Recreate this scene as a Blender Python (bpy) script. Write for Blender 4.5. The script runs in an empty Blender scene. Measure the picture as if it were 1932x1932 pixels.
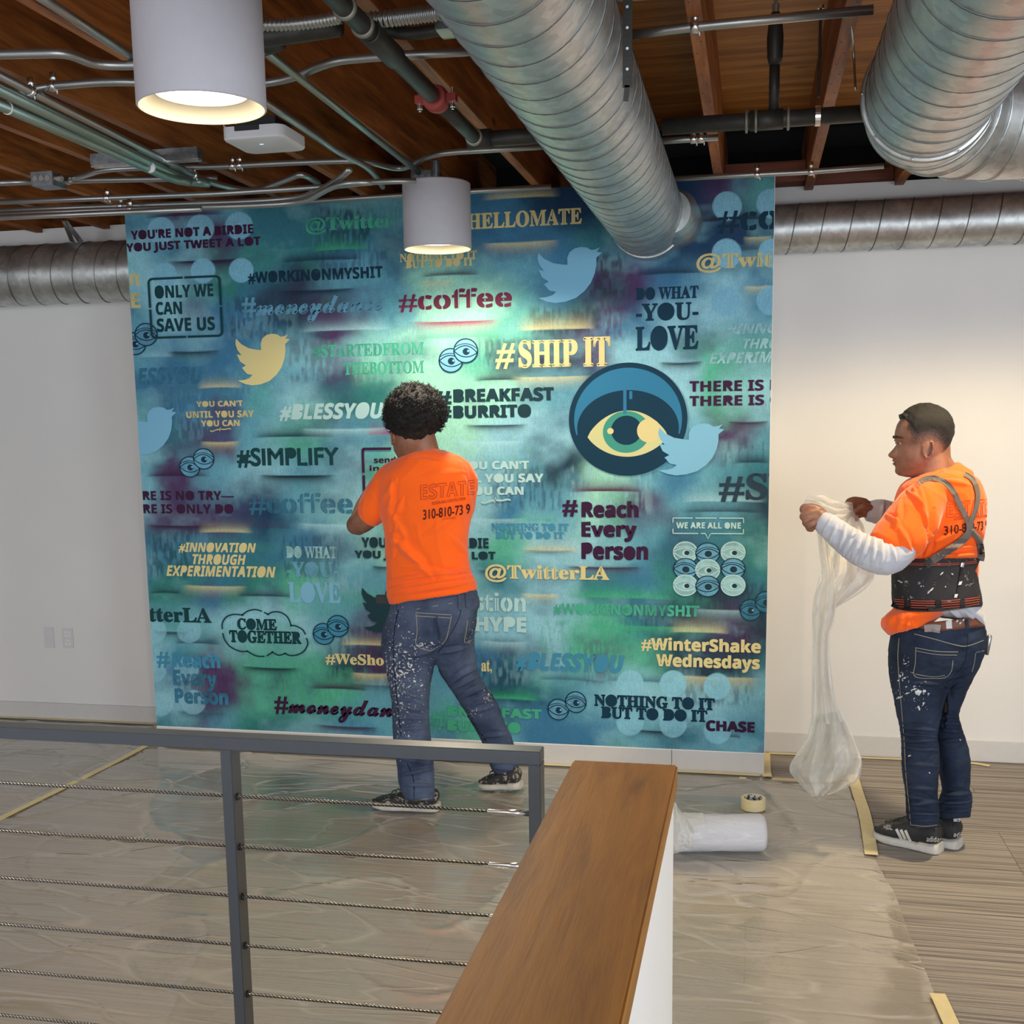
import bpy, bmesh, math, random
import numpy as np
from mathutils import Vector, Matrix, noise
from mathutils.bvhtree import BVHTree
from mathutils.geometry import tessellate_polygon
random.seed(7); RNG = np.random.default_rng(7)
SC = bpy.context.scene; COL = SC.collection

# ------------------------------------------------------------------ camera
FPX, PX0, PY0, CAM_H = 2128.6, 966.0, 1111.0, 1.68
PIT, ROL, YAW = math.radians(8.4402), math.radians(-0.8651), math.radians(12.0829)
_f = Vector((-math.sin(YAW), math.cos(YAW), 0)); _r = Vector((math.cos(YAW), math.sin(YAW), 0)); _u = Vector((0, 0, 1))
VW = _f*math.cos(PIT) - _u*math.sin(PIT); _u2 = _u*math.cos(PIT) + _f*math.sin(PIT)
VR = _r*math.cos(ROL) + _u2*math.sin(ROL); VU = _u2*math.cos(ROL) - _r*math.sin(ROL)
EYE = Vector((0, 0, CAM_H))
cam = bpy.data.cameras.new('camera'); co = bpy.data.objects.new('camera', cam); COL.objects.link(co); SC.camera = co
cam.sensor_width = 36; cam.lens = FPX/1932*36; cam.shift_y = (PY0-966)/1932; cam.clip_start = .05
M3 = Matrix((VR, VU, -VW)).transposed(); co.matrix_world = Matrix.Translation(EYE) @ M3.to_4x4()

# surveying helpers: where the line of sight through a pixel of the 1932 px photograph meets a real plane of the room
def ray(x, y): return VR*((x-PX0)/FPX) - VU*((y-PY0)/FPX) + VW
def onz(x, y, z=0.0): d = ray(x, y); return EYE + d*((z-CAM_H)/d.z)
def ony(x, y, Y): d = ray(x, y); return EYE + d*(Y/d.y)

# ------------------------------------------------------------------ world, lights, exposure
W = bpy.data.worlds.new('world'); SC.world = W; W.use_nodes = True
bg = W.node_tree.nodes['Background']; bg.inputs[0].default_value = (.80, .88, 1.0, 1); bg.inputs[1].default_value = .80
SC.view_settings.view_transform = 'Standard'; SC.view_settings.look = 'None'; SC.view_settings.gamma = 1
SC.view_settings.use_curve_mapping = False; SC.view_settings.exposure = 0.10
def area(name, loc, tgt, sx, sy, power, col):
    l = bpy.data.lights.new(name, 'AREA'); l.shape = 'RECTANGLE'; l.size = sx; l.size_y = sy; l.energy = power; l.color = col
    o = bpy.data.objects.new(name, l); COL.objects.link(o); o.location = loc
    o.rotation_euler = (Vector(tgt)-Vector(loc)).to_track_quat('-Z', 'Y').to_euler(); return o
# daylight entering through the tall windows behind the photographer
area('window_daylight', (1.2, -3.2, 1.35), (-.6, 5, .6), 5.0, 1.9, 135, (.86, .92, 1.0))
area('window_daylight', (3.8, .2, 1.5), (-1, 2.6, 1.0), 2.6, 1.8, 120, (.80, .90, 1.0))
area('window_daylight', (-5.6, -.5, 1.6), (-1, 5, .8), 2.4, 1.8, 50, (.88, .93, 1.0))

# ------------------------------------------------------------------ scene helpers
def tag(o, label=None, cat=None, group=None, kind=None):
    if label: o['label'] = label
    if cat: o['category'] = cat
    if group: o['group'] = group
    if kind: o['kind'] = kind
    return o
def empty(name, loc=(0, 0, 0), label=None, cat=None, group=None, kind=None):
    o = bpy.data.objects.new(name, None); COL.objects.link(o); o.location = loc; o.empty_display_size = .1
    return tag(o, label, cat, group, kind)
def rootloc(p):
    v = Vector((0, 0, 0))
    while p is not None: v += p.location; p = p.parent
    return v
def link(name, me, mat=None, parent=None, smooth=False, label=None, kind=None):
    """mesh given in room coordinates, linked as one object (child of parent)"""
    o = bpy.data.objects.new(name, me); COL.objects.link(o)
    if mat is not None and not me.materials: 
        for m in (mat if isinstance(mat, (list, tuple)) else [mat]): me.materials.append(m)
    if smooth: me.polygons.foreach_set('use_smooth', [True]*len(me.polygons)); me.update()
    if parent is not None:
        o.parent = parent; o.location = -rootloc(parent)
    if label: o['label'] = label
    if kind: o['kind'] = kind
    return o
class MB:
    def __init__(s): s.v = []; s.f = []; s.m = []
    def add(s, vs, fs, m=0):
        n = len(s.v); s.v += [tuple(p) for p in vs]; s.f += [tuple(i+n for i in q) for q in fs]; s.m += [m]*len(fs); return s
    def box(s, a, b, m=0):
        (x0, y0, z0), (x1, y1, z1) = a, b
        return s.add([(x0,y0,z0),(x1,y0,z0),(x1,y1,z0),(x0,y1,z0),(x0,y0,z1),(x1,y0,z1),(x1,y1,z1),(x0,y1,z1)],
                     [(0,3,2,1),(4,5,6,7),(0,1,5,4),(1,2,6,5),(2,3,7,6),(3,0,4,7)], m)
    def bar(s, p, q, w, h, up=(0,0,1), m=0):
        p, q = Vector(p), Vector(q); d = (q-p).normalized(); a = d.cross(Vector(up)).normalized()*w/2; b = a.cross(d).normalized()*h/2
        vs = [p-a-b, p+a-b, p+a+b, p-a+b, q-a-b, q+a-b, q+a+b, q-a+b]
        return s.add(vs, [(0,3,2,1),(4,5,6,7),(0,1,5,4),(1,2,6,5),(2,3,7,6),(3,0,4,7)], m)
    def loft(s, rings, m=0, cap=True, closed=True):
        n = len(rings[0]); vs = [p for r in rings for p in r]; fs = []
        for i in range(len(rings)-1):
            for j in range(n if closed else n-1):
                k = (j+1) % n; fs.append((i*n+j, i*n+k, (i+1)*n+k, (i+1)*n+j))
        if cap: fs.append(tuple(range(n-1, -1, -1))); fs.append(tuple((len(rings)-1)*n+j for j in range(n)))
        return s.add(vs, fs, m)
    def tube(s, pts, r, n=12, m=0, cap=True):
        pts = [Vector(p) for p in pts]; R = r if isinstance(r, (list, tuple)) else [r]*len(pts); rings = []; a = None
        for i, p in enumerate(pts):
            d = (pts[min(i+1, len(pts)-1)] - pts[max(i-1, 0)]).normalized()
            if a is None: a = d.orthogonal().normalized()
            a = (a - d*a.dot(d)).normalized(); b = d.cross(a)
            rings.append([p + (a*math.cos(2*math.pi*j/n) + b*math.sin(2*math.pi*j/n))*R[i] for j in range(n)])
        return s.loft(rings, m, cap)
    def ball(s, c, r, n=16, m=0, rot=None):
        c = Vector(c); rr = Vector(r) if hasattr(r, '__len__') else Vector((r, r, r)); rings = []
        for i in range(1, n//2):
            t = math.pi*i/(n//2); ring = []
            for j in range(n):
                q = Vector((math.sin(t)*math.cos(2*math.pi*j/n)*rr.x, math.sin(t)*math.sin(2*math.pi*j/n)*rr.y, -math.cos(t)*rr.z))
                ring.append(c + (rot @ q if rot is not None else q))
            rings.append(ring)
        return s.loft(rings, m, True)
    def mesh(s, name='mesh'):
        me = bpy.data.meshes.new(name); me.from_pydata(s.v, [], s.f); me.polygons.foreach_set('material_index', s.m); me.update(); return me
    def build(s, name, mat, parent=None, smooth=False, label=None, kind=None, bevel=0):
        me = s.mesh(name)
        if bevel:
            bm = bmesh.new(); bm.from_mesh(me)
            bmesh.ops.bevel(bm, geom=[e for e in bm.edges], offset=bevel, segments=2, affect='EDGES', clamp_overlap=True)
            bm.to_mesh(me); bm.free()
        return link(name, me, mat, parent, smooth, label, kind)
def smooth_path(pts, k=6):
    P = [Vector(p) for p in pts]; out = []
    for i in range(len(P)-1):
        a, b, c, d = P[max(i-1,0)], P[i], P[i+1], P[min(i+2,len(P)-1)]
        for j in range(k):
            t = j/k; out.append(.5*((2*b)+(c-a)*t+(2*a-5*b+4*c-d)*t*t+(3*b-3*c+d-a)*t**3))
    out.append(P[-1]); return out
def fillet(pts, rad=.06, k=5):
    """polyline with rounded bends, as bent conduit"""
    P = [Vector(p) for p in pts]; out = [P[0]]
    for i in range(1, len(P)-1):
        a, b, c = P[i-1], P[i], P[i+1]; l1 = min(rad, (a-b).length*.45); l2 = min(rad, (c-b).length*.45)
        p, q = b+(a-b).normalized()*l1, b+(c-b).normalized()*l2
        out += [p*(1-t)**2 + b*2*t*(1-t) + q*t*t for t in [j/k for j in range(k+1)]]
    out.append(P[-1]); return out
def auto_smooth(o, ang=35):
    me = o.data; bm = bmesh.new(); bm.from_mesh(me)
    for f in bm.faces: f.smooth = True
    for e in bm.edges:
        if len(e.link_faces) == 2 and e.calc_face_angle(0) > math.radians(ang): e.smooth = False
    bm.to_mesh(me); bm.free(); return o

# ------------------------------------------------------------------ materials
def srgb(r, g, b): return tuple(((c/255)/12.92 if c/255 <= .04045 else ((c/255+.055)/1.055)**2.4) for c in (r, g, b)) + (1,)
class NT:
    def __init__(s, name):
        s.m = bpy.data.materials.new(name); s.m.use_nodes = True; s.t = s.m.node_tree; s.b = s.t.nodes['Principled BSDF']; s.out = s.t.nodes['Material Output']
    def n(s, typ, **k):
        x = s.t.nodes.new(typ)
        for a, b in k.items():
            if a.startswith('i_'):
                x.inputs[int(a[2:]) if a[2:].isdigit() else a[2:].replace('_', ' ')].default_value = b
            else: setattr(x, a, b)
        return x
    def l(s, a, b): s.t.links.new(a, b); return s
    def coords(s, scale=(1,1,1), kind='Object', loc=(0,0,0), rot=(0,0,0)):
        c = s.n('ShaderNodeTexCoord'); mp = s.n('ShaderNodeMapping'); mp.inputs['Scale'].default_value = scale
        mp.inputs['Location'].default_value = loc; mp.inputs['Rotation'].default_value = rot
        if kind == 'World':
            g = s.n('ShaderNodeNewGeometry'); s.l(g.outputs['Position'], mp.inputs[0])
        else: s.l(c.outputs[kind], mp.inputs[0])
        return mp.outputs[0]
    def noise(s, vec, scale, detail=4, rough=.55, dist=0):
        x = s.n('ShaderNodeTexNoise'); x.inputs['Scale'].default_value = scale; x.inputs['Detail'].default_value = detail
        x.inputs['Roughness'].default_value = rough; x.inputs['Distortion'].default_value = dist
        if vec is not None: s.l(vec, x.inputs['Vector'])
        return x.outputs['Fac']
    def ramp(s, fac, stops, interp='LINEAR'):
        r = s.n('ShaderNodeValToRGB'); r.color_ramp.interpolation = interp
        e = r.color_ramp.elements
        while len(e) < len(stops): e.new(.5)
        for q, (p, c) in zip(e, stops): q.position = p; q.color = c if len(c) == 4 else (*c, 1)
        s.l(fac, r.inputs[0]); return r.outputs[0]
    def mix(s, fac, a, b, typ='MIX'):
        x = s.n('ShaderNodeMix', data_type='RGBA', blend_type=typ)
        for k, v in ((0, fac), (6, a), (7, b)):
            if hasattr(v, 'is_linked') or hasattr(v, 'links'): s.l(v, x.inputs[k])
            else: x.inputs[k].default_value = v
        return x.outputs[2]
    def math(s, op, a, b=None, c=None):
        x = s.n('ShaderNodeMath', operation=op)
        for k, v in enumerate((a, b, c)):
            if v is None: continue
            if hasattr(v, 'links'): s.l(v, x.inputs[k])
            else: x.inputs[k].default_value = v
        return x.outputs[0]
    def bump(s, h, strength=.3, dist=.01):
        x = s.n('ShaderNodeBump'); x.inputs['Strength'].default_value = strength; x.inputs['Distance'].default_value = dist
        s.l(h, x.inputs['Height']); s.l(x.outputs[0], s.b.inputs['Normal']); return s
    def base(s, v):
        if hasattr(v, 'links'): s.l(v, s.b.inputs['Base Color'])
        else: s.b.inputs['Base Color'].default_value = v
        return s
    def set(s, **k):
        for a, v in k.items():
            i = s.b.inputs[a.replace('_', ' ')]
            if hasattr(v, 'links'): s.l(v, i)
            else: i.default_value = v
        return s
def simple(name, col, rough=.6, metal=0, var=.08, scale=30, bump=0, bscale=200, **k):
    t = NT(name); c = t.coords(); f = t.noise(c, scale, 4)
    lo = tuple(max(0, x*(1-var)) for x in col[:3]) + (1,); hi = tuple(min(1, x*(1+var)) for x in col[:3]) + (1,)
    t.base(t.ramp(f, [(.3, lo), (.7, hi)])); t.set(Roughness=rough, Metallic=metal, **k)
    if bump: t.bump(t.noise(c, bscale, 3), bump, .002)
    return t.m
def wood(name, dark, mid, light, axis, scale=1.0, rough=.55, knots=True, ray_s=1):
    t = NT(name); sc = [9*scale, 9*scale, 9*scale]; sc[axis] = .7*scale; c = t.coords(tuple(sc), 'World')
    g = t.noise(c, 2.2, 6, .62, .6); f = t.noise(c, 14, 3, .5)
    g2 = t.math('ADD', t.math('MULTIPLY', g, .8), t.math('MULTIPLY', f, .2))
    col = t.ramp(g2, [(.32, dark), (.5, mid), (.68, light)])
    oi = t.n('ShaderNodeObjectInfo'); hv = t.n('ShaderNodeHueSaturation'); t.l(col, hv.inputs['Color'])
    t.l(t.math('ADD', t.math('MULTIPLY', oi.outputs['Random'], .35), .82), hv.inputs['Value'])
    out = hv.outputs[0]
    if knots:
        sc2 = [5.5, 5.5, 5.5]; sc2[axis] = 2.2; v = t.n('ShaderNodeTexVoronoi'); v.inputs['Scale'].default_value = .9
        t.l(t.coords(tuple(sc2), 'World'), v.inputs['Vector'])
        k = t.ramp(v.outputs['Distance'], [(.03, (1,1,1)), (.10, (0,0,0))]); out = t.mix(k, out, dark)
    t.base(out).set(Roughness=rough); t.bump(g2, .25, .004); return t.m
def galv(name, col=(.42, .44, .44, 1), rough=.32, scale=14):
    t = NT(name); c = t.coords((1,1,1), 'World'); v = t.n('ShaderNodeTexVoronoi'); v.inputs['Scale'].default_value = scale*3; t.l(c, v.inputs['Vector'])
    f = t.noise(c, scale*.5, 5, .6); g = t.math('ADD', t.math('MULTIPLY', v.outputs['Color'], .25), t.math('MULTIPLY', f, .75))
    lo = tuple(x*.72 for x in col[:3]) + (1,); hi = tuple(min(1, x*1.25) for x in col[:3]) + (1,)
    t.base(t.ramp(g, [(.3, lo), (.7, hi)])).set(Metallic=.86, Roughness=t.math('ADD', t.math('MULTIPLY', f, .25), rough-.1))
    t.bump(t.noise(c, 5, 3), .12, .01); return t.m
M = {}
M['wall'] = simple('wall_paint', srgb(226, 224, 220), .62, var=.015, scale=3, bump=.12, bscale=260)
M['base'] = simple('baseboard_paint', srgb(205, 203, 200), .45, var=.02)
M['joist'] = wood('joist_timber', srgb(84, 44, 16), srgb(150, 88, 38), srgb(190, 122, 62), 1)
M['ply'] = wood('plywood', srgb(128, 80, 34), srgb(176, 120, 56), srgb(204, 150, 80), 0, .8)
M['block'] = wood('blocking', srgb(84, 38, 22), srgb(128, 66, 40), srgb(150, 84, 52), 0)
M['cap'] = wood('oak_cap', srgb(112, 68, 12), srgb(142, 92, 20), srgb(158, 106, 28), 1, 1.6, .48, knots=False)
M['duct'] = galv('spiral_duct_steel', (.50, .52, .51, 1), .38)
M['ductdk'] = simple('duct_seam', (.16, .17, .17, 1), .45, .9)
M['conduit'] = simple('conduit_steel', (.40, .41, .40, 1), .36, .9, .06, 8)
M['conduitg'] = simple('zinc_conduit', (.30, .40, .36, 1), .36, .85, .06, 8)
M['iron'] = simple('black_pipe', srgb(62, 62, 58), .5, .45, .2, 20, .3)
M['ring'] = simple('pipe_ring', srgb(150, 148, 136), .5, .6)
M['red'] = simple('red_coupling', srgb(150, 52, 44), .5, .1, .15)
M['zinc'] = simple('bright_zinc', (.75, .75, .74, 1), .25, 1)
M['jbox'] = galv('box_steel', (.24, .26, .27, 1), .4, 30)
M['lampw'] = simple('lamp_shell_white', srgb(184, 182, 188), .55, var=.02, bump=.1, bscale=300)
M['lampin'] = simple('lamp_inner_reflector', srgb(200, 190, 166), .35, var=.01)
M['apw'] = simple('white_plastic', srgb(212, 212, 214), .4, var=.02)
M['dark'] = simple('dark_plastic', srgb(34, 36, 38), .5)
M['black'] = simple('roof_void_black', srgb(12, 12, 12), .9)
M['rail'] = simple('charcoal_rail_paint', srgb(76, 80, 84), .36, .1, .04)
M['cable'] = simple('cable_steel', (.42, .41, .38, 1), .32, 1, .1, 200)
M['mwhite'] = simple('white_edge_paint', srgb(232, 232, 230), .5, var=.02)
M['tape'] = simple('masking_tape', srgb(224, 208, 158), .6, var=.05, scale=40, bump=.2)
t = NT('tape_on_film'); t.base(srgb(208, 186, 132)).set(Roughness=.5); M['tape2'] = t.m
t = NT('lamp_diffuser'); t.base((1,1,1,1)); t.set(**{'Emission_Color': (1, .90, .68, 1), 'Emission_Strength': 9.0}); M['glow'] = t.m
t = NT('blue_led'); t.base((.1,.2,1,1)); t.set(**{'Emission_Color': (.15, .35, 1, 1), 'Emission_Strength': 4.0}); M['led'] = t.m
# carpet: fine stripes along the wall direction, shifted from tile to tile
t = NT('striped_carpet'); oi = t.n('ShaderNodeObjectInfo'); g = t.n('ShaderNodeNewGeometry'); sp = t.n('ShaderNodeSeparateXYZ'); t.l(g.outputs['Position'], sp.inputs[0])
cb = t.n('ShaderNodeCombineXYZ'); t.l(t.math('MULTIPLY', sp.outputs[0], .9), cb.inputs[0])
t.l(t.math('ADD', t.math('MULTIPLY', sp.outputs[1], 100), t.math('MULTIPLY', oi.outputs['Random'], 37)), cb.inputs[1])
t.l(t.math('MULTIPLY', oi.outputs['Random'], 91), cb.inputs[2])
f1 = t.noise(cb.outputs[0], 1.0, 3, .7); c2 = t.coords((1, 1, 1), 'World'); f2 = t.noise(c2, 420, 2)
ff = t.math('ADD', t.math('MULTIPLY', f1, .8), t.math('MULTIPLY', f2, .2))
col = t.ramp(ff, [(.34, srgb(78, 74, 73)), (.45, srgb(124, 118, 114)), (.56, srgb(164, 157, 148)), (.68, srgb(118, 112, 113))])
hv = t.n('ShaderNodeHueSaturation'); t.l(col, hv.inputs['Color']); t.l(t.math('ADD', t.math('MULTIPLY', oi.outputs['Random'], .12), .96), hv.inputs['Value'])
t.base(hv.outputs[0]).set(Roughness=.95); t.bump(ff, .6, .004); M['carpet'] = t.m
# clear polythene film
def film(name, clear, gloss_r, tint, bscale=(6, 2.5, 1), bst=.5, milk=.5, crk=.22):
    t = NT(name); T = t.n('ShaderNodeBsdfTransparent'); T.inputs[0].default_value = (.96, .96, .95, 1)
    t.base(tint).set(Roughness=gloss_r, **{'Specular_IOR_Level': .9}); c = t.coords(bscale, 'World'); nz = t.noise(c, 2.4, 7, .62, 1.2)
    rd = t.math('ABSOLUTE', t.math('SUBTRACT', nz, .5)); cr = t.ramp(rd, [(0, (1,1,1)), (.045, (0,0,0))])
    t.bump(t.math('ADD', nz, t.math('MULTIPLY', cr, .35)), bst, .03)
    tl = t.n('ShaderNodeBsdfTranslucent'); tl.inputs[0].default_value = tint
    m2 = t.n('ShaderNodeMixShader'); m2.inputs[0].default_value = milk; t.l(t.b.outputs[0], m2.inputs[1]); t.l(tl.outputs[0], m2.inputs[2])
    mx = t.n('ShaderNodeMixShader'); t.l(t.math('SUBTRACT', clear, t.math('MULTIPLY', cr, crk)), mx.inputs[0])
    t.l(m2.outputs[0], mx.inputs[1]); t.l(T.outputs[0], mx.inputs[2]); t.l(mx.outputs[0], t.out.inputs[0]); return t.m
t = NT('floor_film'); T = t.n('ShaderNodeBsdfTransparent'); T.inputs[0].default_value = (.97, .97, .96, 1)
c = t.coords((.8, 1.9, 1), 'World', rot=(0, 0, .25)); n1 = t.noise(c, 1.3, 1.5, .4, .5); n2 = t.noise(t.coords((.9, 3.8, 1), 'World', rot=(0, 0, -.5)), 1.4, 1.5, .4, .4)
rd = t.math('ABSOLUTE', t.math('SUBTRACT', n1, .5)); cr = t.ramp(rd, [(0, (1,1,1)), (.016, (0,0,0))]); rd2 = t.math('ABSOLUTE', t.math('SUBTRACT', n2, .5)); cr2 = t.ramp(rd2, [(0, (1,1,1)), (.022, (0,0,0))])
pt = t.ramp(t.noise(t.coords((1, 1, 1), 'World'), 1.1, 2), [(.45, (0,0,0)), (.62, (1,1,1))]); fine_ = t.math('MULTIPLY', t.noise(t.coords((1, 1, 1), 'World'), 26, 4, .6, 2.0), t.math('MULTIPLY', pt, .10))
hh = t.math('ADD', t.math('ADD', n1, fine_), t.math('ADD', t.math('MULTIPLY', cr, .16), t.math('MULTIPLY', cr2, .10))); bp = t.n('ShaderNodeBump'); bp.inputs['Strength'].default_value = .45; bp.inputs['Distance'].default_value = .035; t.l(hh, bp.inputs['Height'])
G_ = t.n('ShaderNodeBsdfGlossy'); G_.inputs['Roughness'].default_value = .13; t.l(bp.outputs[0], G_.inputs['Normal'])
Dn = t.n('ShaderNodeBsdfDiffuse'); Dn.inputs[0].default_value = srgb(232, 224, 210)
fr = t.n('ShaderNodeFresnel'); fr.inputs[0].default_value = 1.5; t.l(bp.outputs[0], fr.inputs['Normal'])
m1 = t.n('ShaderNodeMixShader'); t.l(t.math('ADD', t.math('MULTIPLY', t.math('MAXIMUM', cr, cr2), .12), .36), m1.inputs[0]); t.l(T.outputs[0], m1.inputs[1]); t.l(Dn.outputs[0], m1.inputs[2])  # creases turned milkier, painting their highlights into the film
m2 = t.n('ShaderNodeMixShader'); t.l(t.math('MINIMUM', t.math('MULTIPLY', fr.outputs[0], 1.7), .75), m2.inputs[0]); t.l(m1.outputs[0], m2.inputs[1]); t.l(G_.outputs[0], m2.inputs[2]); t.l(m2.outputs[0], t.out.inputs[0]); M['film'] = t.m
M['bag'] = film('held_film', .33, .10, srgb(246, 245, 240), (2.2, 2.2, 1.6), .3, .4, 0.0)
M['rollfilm'] = film('rolled_film', .04, .22, srgb(238, 238, 242), (3, 12, 12), .35, .25)
# ================================================================== THE ROOM
YW, YM, XL, XR_, ZM, ZW = 5.70, 5.29, -3.069, .075, 2.733, 2.755     # back wall, mural wall, mural left/right, mural top, wall top
floor = empty('floor', kind='structure')
MB().box((-6, -3.4, -.12), (4, 6.2, -.012)).build('slab', M['base'], floor)
TW, TL_ = 1.0, .5; tm = None; rows = 0
y = 1.2
while y < YW:
    x = -6 - (rows % 2)*.5
    y1 = min(y+TL_, YW)
    while x < 3.95:
        if tm is None or y1-y < TL_-.01:
            me = MB().box((.0008, .0008, -.012), (TW-.0008, y1-y-.0008, 0)).mesh('carpet_tile')
            if tm is None: tm = me; me.materials.append(M['carpet'])
            else: me.materials.append(M['carpet'])
        else: me = tm
        o = bpy.data.objects.new('carpet_tile', me); COL.objects.link(o); o.parent = floor; o.location = (x, y, 0)
        x += TW
    y += TL_; rows += 1
w = MB().box((-6, YW, 0), (4, YW+.12, ZW)).build('wall_back', M['wall']); tag(w, kind='structure')
w = MB().box((XL, YM+.004, .108), (XR_, YW-.001, ZM+.0)).build('wall_pier', M['wall']); tag(w, kind='structure')
w = MB().box((-6.12, -1.6, 0), (-6, YW+.12, 3.05)).build('wall_left', M['wall']); tag(w, kind='structure')
w = MB().box((4, -1.6, 0), (4.12, YW+.12, 3.05)).build('wall_right', M['wall']); tag(w, kind='structure')
def baseb(name, a, b, bev=.002):
    o = MB().box(a, b).build(name, M['base'], bevel=bev); return tag(o, kind='structure')
baseb('baseboard_left', (-6, YW-.014, .0005), (XL-.0005, YW-.0005, .102))
baseb('baseboard_right', (XR_+.0005, YW-.014, .0005), (4, YW-.0005, .102))
baseb('baseboard_center', (XL, YM-.006, .0005), (-.36, YW-.001, .1075))
baseb('baseboard_end', (-.358, YM-.006, .0005), (XR_, YW-.001, .1075))
# ceiling: joists, plywood, blocking, dark void behind
ceil = empty('ceiling', kind='structure')
JZ, JD = 2.735, .286
jx = [-.17+.406*k for k in range(-15, 10)]
for x in jx:
    if x < -.3 or True:
        j = 0
        o = MB().box((x-.02, -1.5, JZ), (x+.02, 6.15, JZ+JD)).build('joist', M['joist'], ceil, bevel=.0015)
for k in range(-15, 9):
    x0, x1 = jx[0]+.406*(k+15)-.02, 0
for i in range(0, len(jx)-3, 3):
    for j in range(6):
        ya = -1.5+j*1.22; 
        if ya > 5.2: continue
        MB().box((jx[i]+.001, ya+.0015, JZ+JD+.001), (jx[i+3]-.001, min(ya+1.22, 5.6)-.0015, JZ+JD+.016)).build('plywood_panel', M['ply'], ceil)
MB().box((-6, 5.58, JZ+JD+.002), (4, 6.3, JZ+JD+.03)).build('dark_void_panel', M['black'], ceil)  # black panel stands in for the darkness of the gap above the wall
MB().box((-6, 6.16, ZW-.6), (4, 6.3, JZ+JD+.03)).build('dark_void_panel', M['black'], ceil)
MB().box((-6.1, -1.5, JZ+JD+.05), (4.1, 6.3, JZ+JD+.08)).build('roof_deck', M['black'], ceil)
for k in (10, 11, 12, 13, 14, 15, 17, 18):        # blocking between joists above the walls
    z0 = JZ+.02
    if k in (15, 17, 18) : MB().box((jx[k]+.022, YM+.25, z0), (jx[k+1]-.022, YM+.288, z0+.085)).build('blocking', M['block'], ceil)
for k in (15, 16): MB().box((jx[k]+.022, 5.74, ZW+.004), (jx[k+1]-.022, 5.778, ZW+.07)).build('blocking', M['block'], ceil)
# truss-plate/nail marks under two joists
nb = MB()
for x in (jx[15], jx[16]):
    for q in range(26):
        yy = 2.9+q*.105; nb.ball((x+(.008 if q % 2 else -.009), yy, JZ-.0002), (.0028, .0028, .0012), 8)
nb.build('nail_heads', M['dark'], ceil, kind='stuff')

# ------------------------------------------------------------------ ducts
def seam_helix(mb, axis, c, r, a0, a1, pitch, phase=0, wd=.0035, sgn=1):
    n = int(abs(a1-a0)/pitch*40); pts = []
    for i in range(n+1):
        s = a0+(a1-a0)*i/n; t = sgn*2*math.pi*(s-a0)/pitch+phase
        if axis == 1: pts.append((c[0]+r*math.cos(t), s, c[1]+r*math.sin(t)))
        else: pts.append((s, c[0]+r*math.cos(t), c[1]+r*math.sin(t)))
    mb.tube(pts, wd, 6)
def cyl(axis, c, r, a0, a1, n=64, segs=60, dent=0):
    mb = MB(); rings = []
    for i in range(segs+1):
        s = a0+(a1-a0)*i/segs; ring = []
        for j in range(n):
            t = 2*math.pi*j/n; rr = r*(1+dent*noise.noise(Vector((s*3, math.cos(t)*1.5, math.sin(t)*1.5))))
            ring.append((c[0]+rr*math.cos(t), s, c[1]+rr*math.sin(t)) if axis == 1 else (s, c[0]+rr*math.cos(t), c[1]+rr*math.sin(t)))
        rings.append(ring)
    return mb.loft(rings)
D1X, D1Z, DR = -.476, 2.560, .166
d1 = empty('spiral_duct', (D1X, 3, D1Z), 'round galvanised spiral duct running from top centre down to the mural', 'duct')
auto_smooth(cyl(1, (D1X, D1Z), DR, .4, 5.20, dent=.012).build('pipe', M['duct'], d1), 40)
mb = MB(); seam_helix(mb, 1, (D1X, D1Z), DR, .45, 5.15, .125, 1.0, .0026, -1); mb.build('seam', M['ductdk'], d1, True)
auto_smooth(cyl(1, (D1X, D1Z), DR+.004, 5.196, 5.284, segs=4).build('end_cap', M['duct'], d1), 40)
auto_smooth(MB().tube([(D1X+.112, 5.02, D1Z-.008), (D1X+.122, 5.12, D1Z-.008), (D1X+.125, 5.262, D1Z-.008), (D1X+.125, 5.284, D1Z-.008)], [.09, .112, .112, .116], 40).build('side_collar', M['duct'], d1), 40)
# perforated strap that carries it
s = empty('duct_strap', (D1X+.17, 3.2, 2.7), 'black perforated metal strap hanging beside the central duct', 'strap')
mb = MB(); xs_ = -.298; mb.bar((xs_, 2.75, 2.44), (xs_+.002, 2.75, JZ+.15), .022, .0025, up=(0, 1, 0)).bar((xs_-.004, 2.75, 2.38+.03), (xs_, 2.75, 2.445), .012, .0025, up=(0, 1, 0))
mb.build('band', M['iron'], s)
hb = MB()
for z in np.arange(2.48, JZ, .045): hb.tube([(xs_, 2.7484, z), (xs_, 2.7479, z)], .0035, 8)
hb.build('strap_holes', M['mwhite'], s, kind='stuff')
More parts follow.
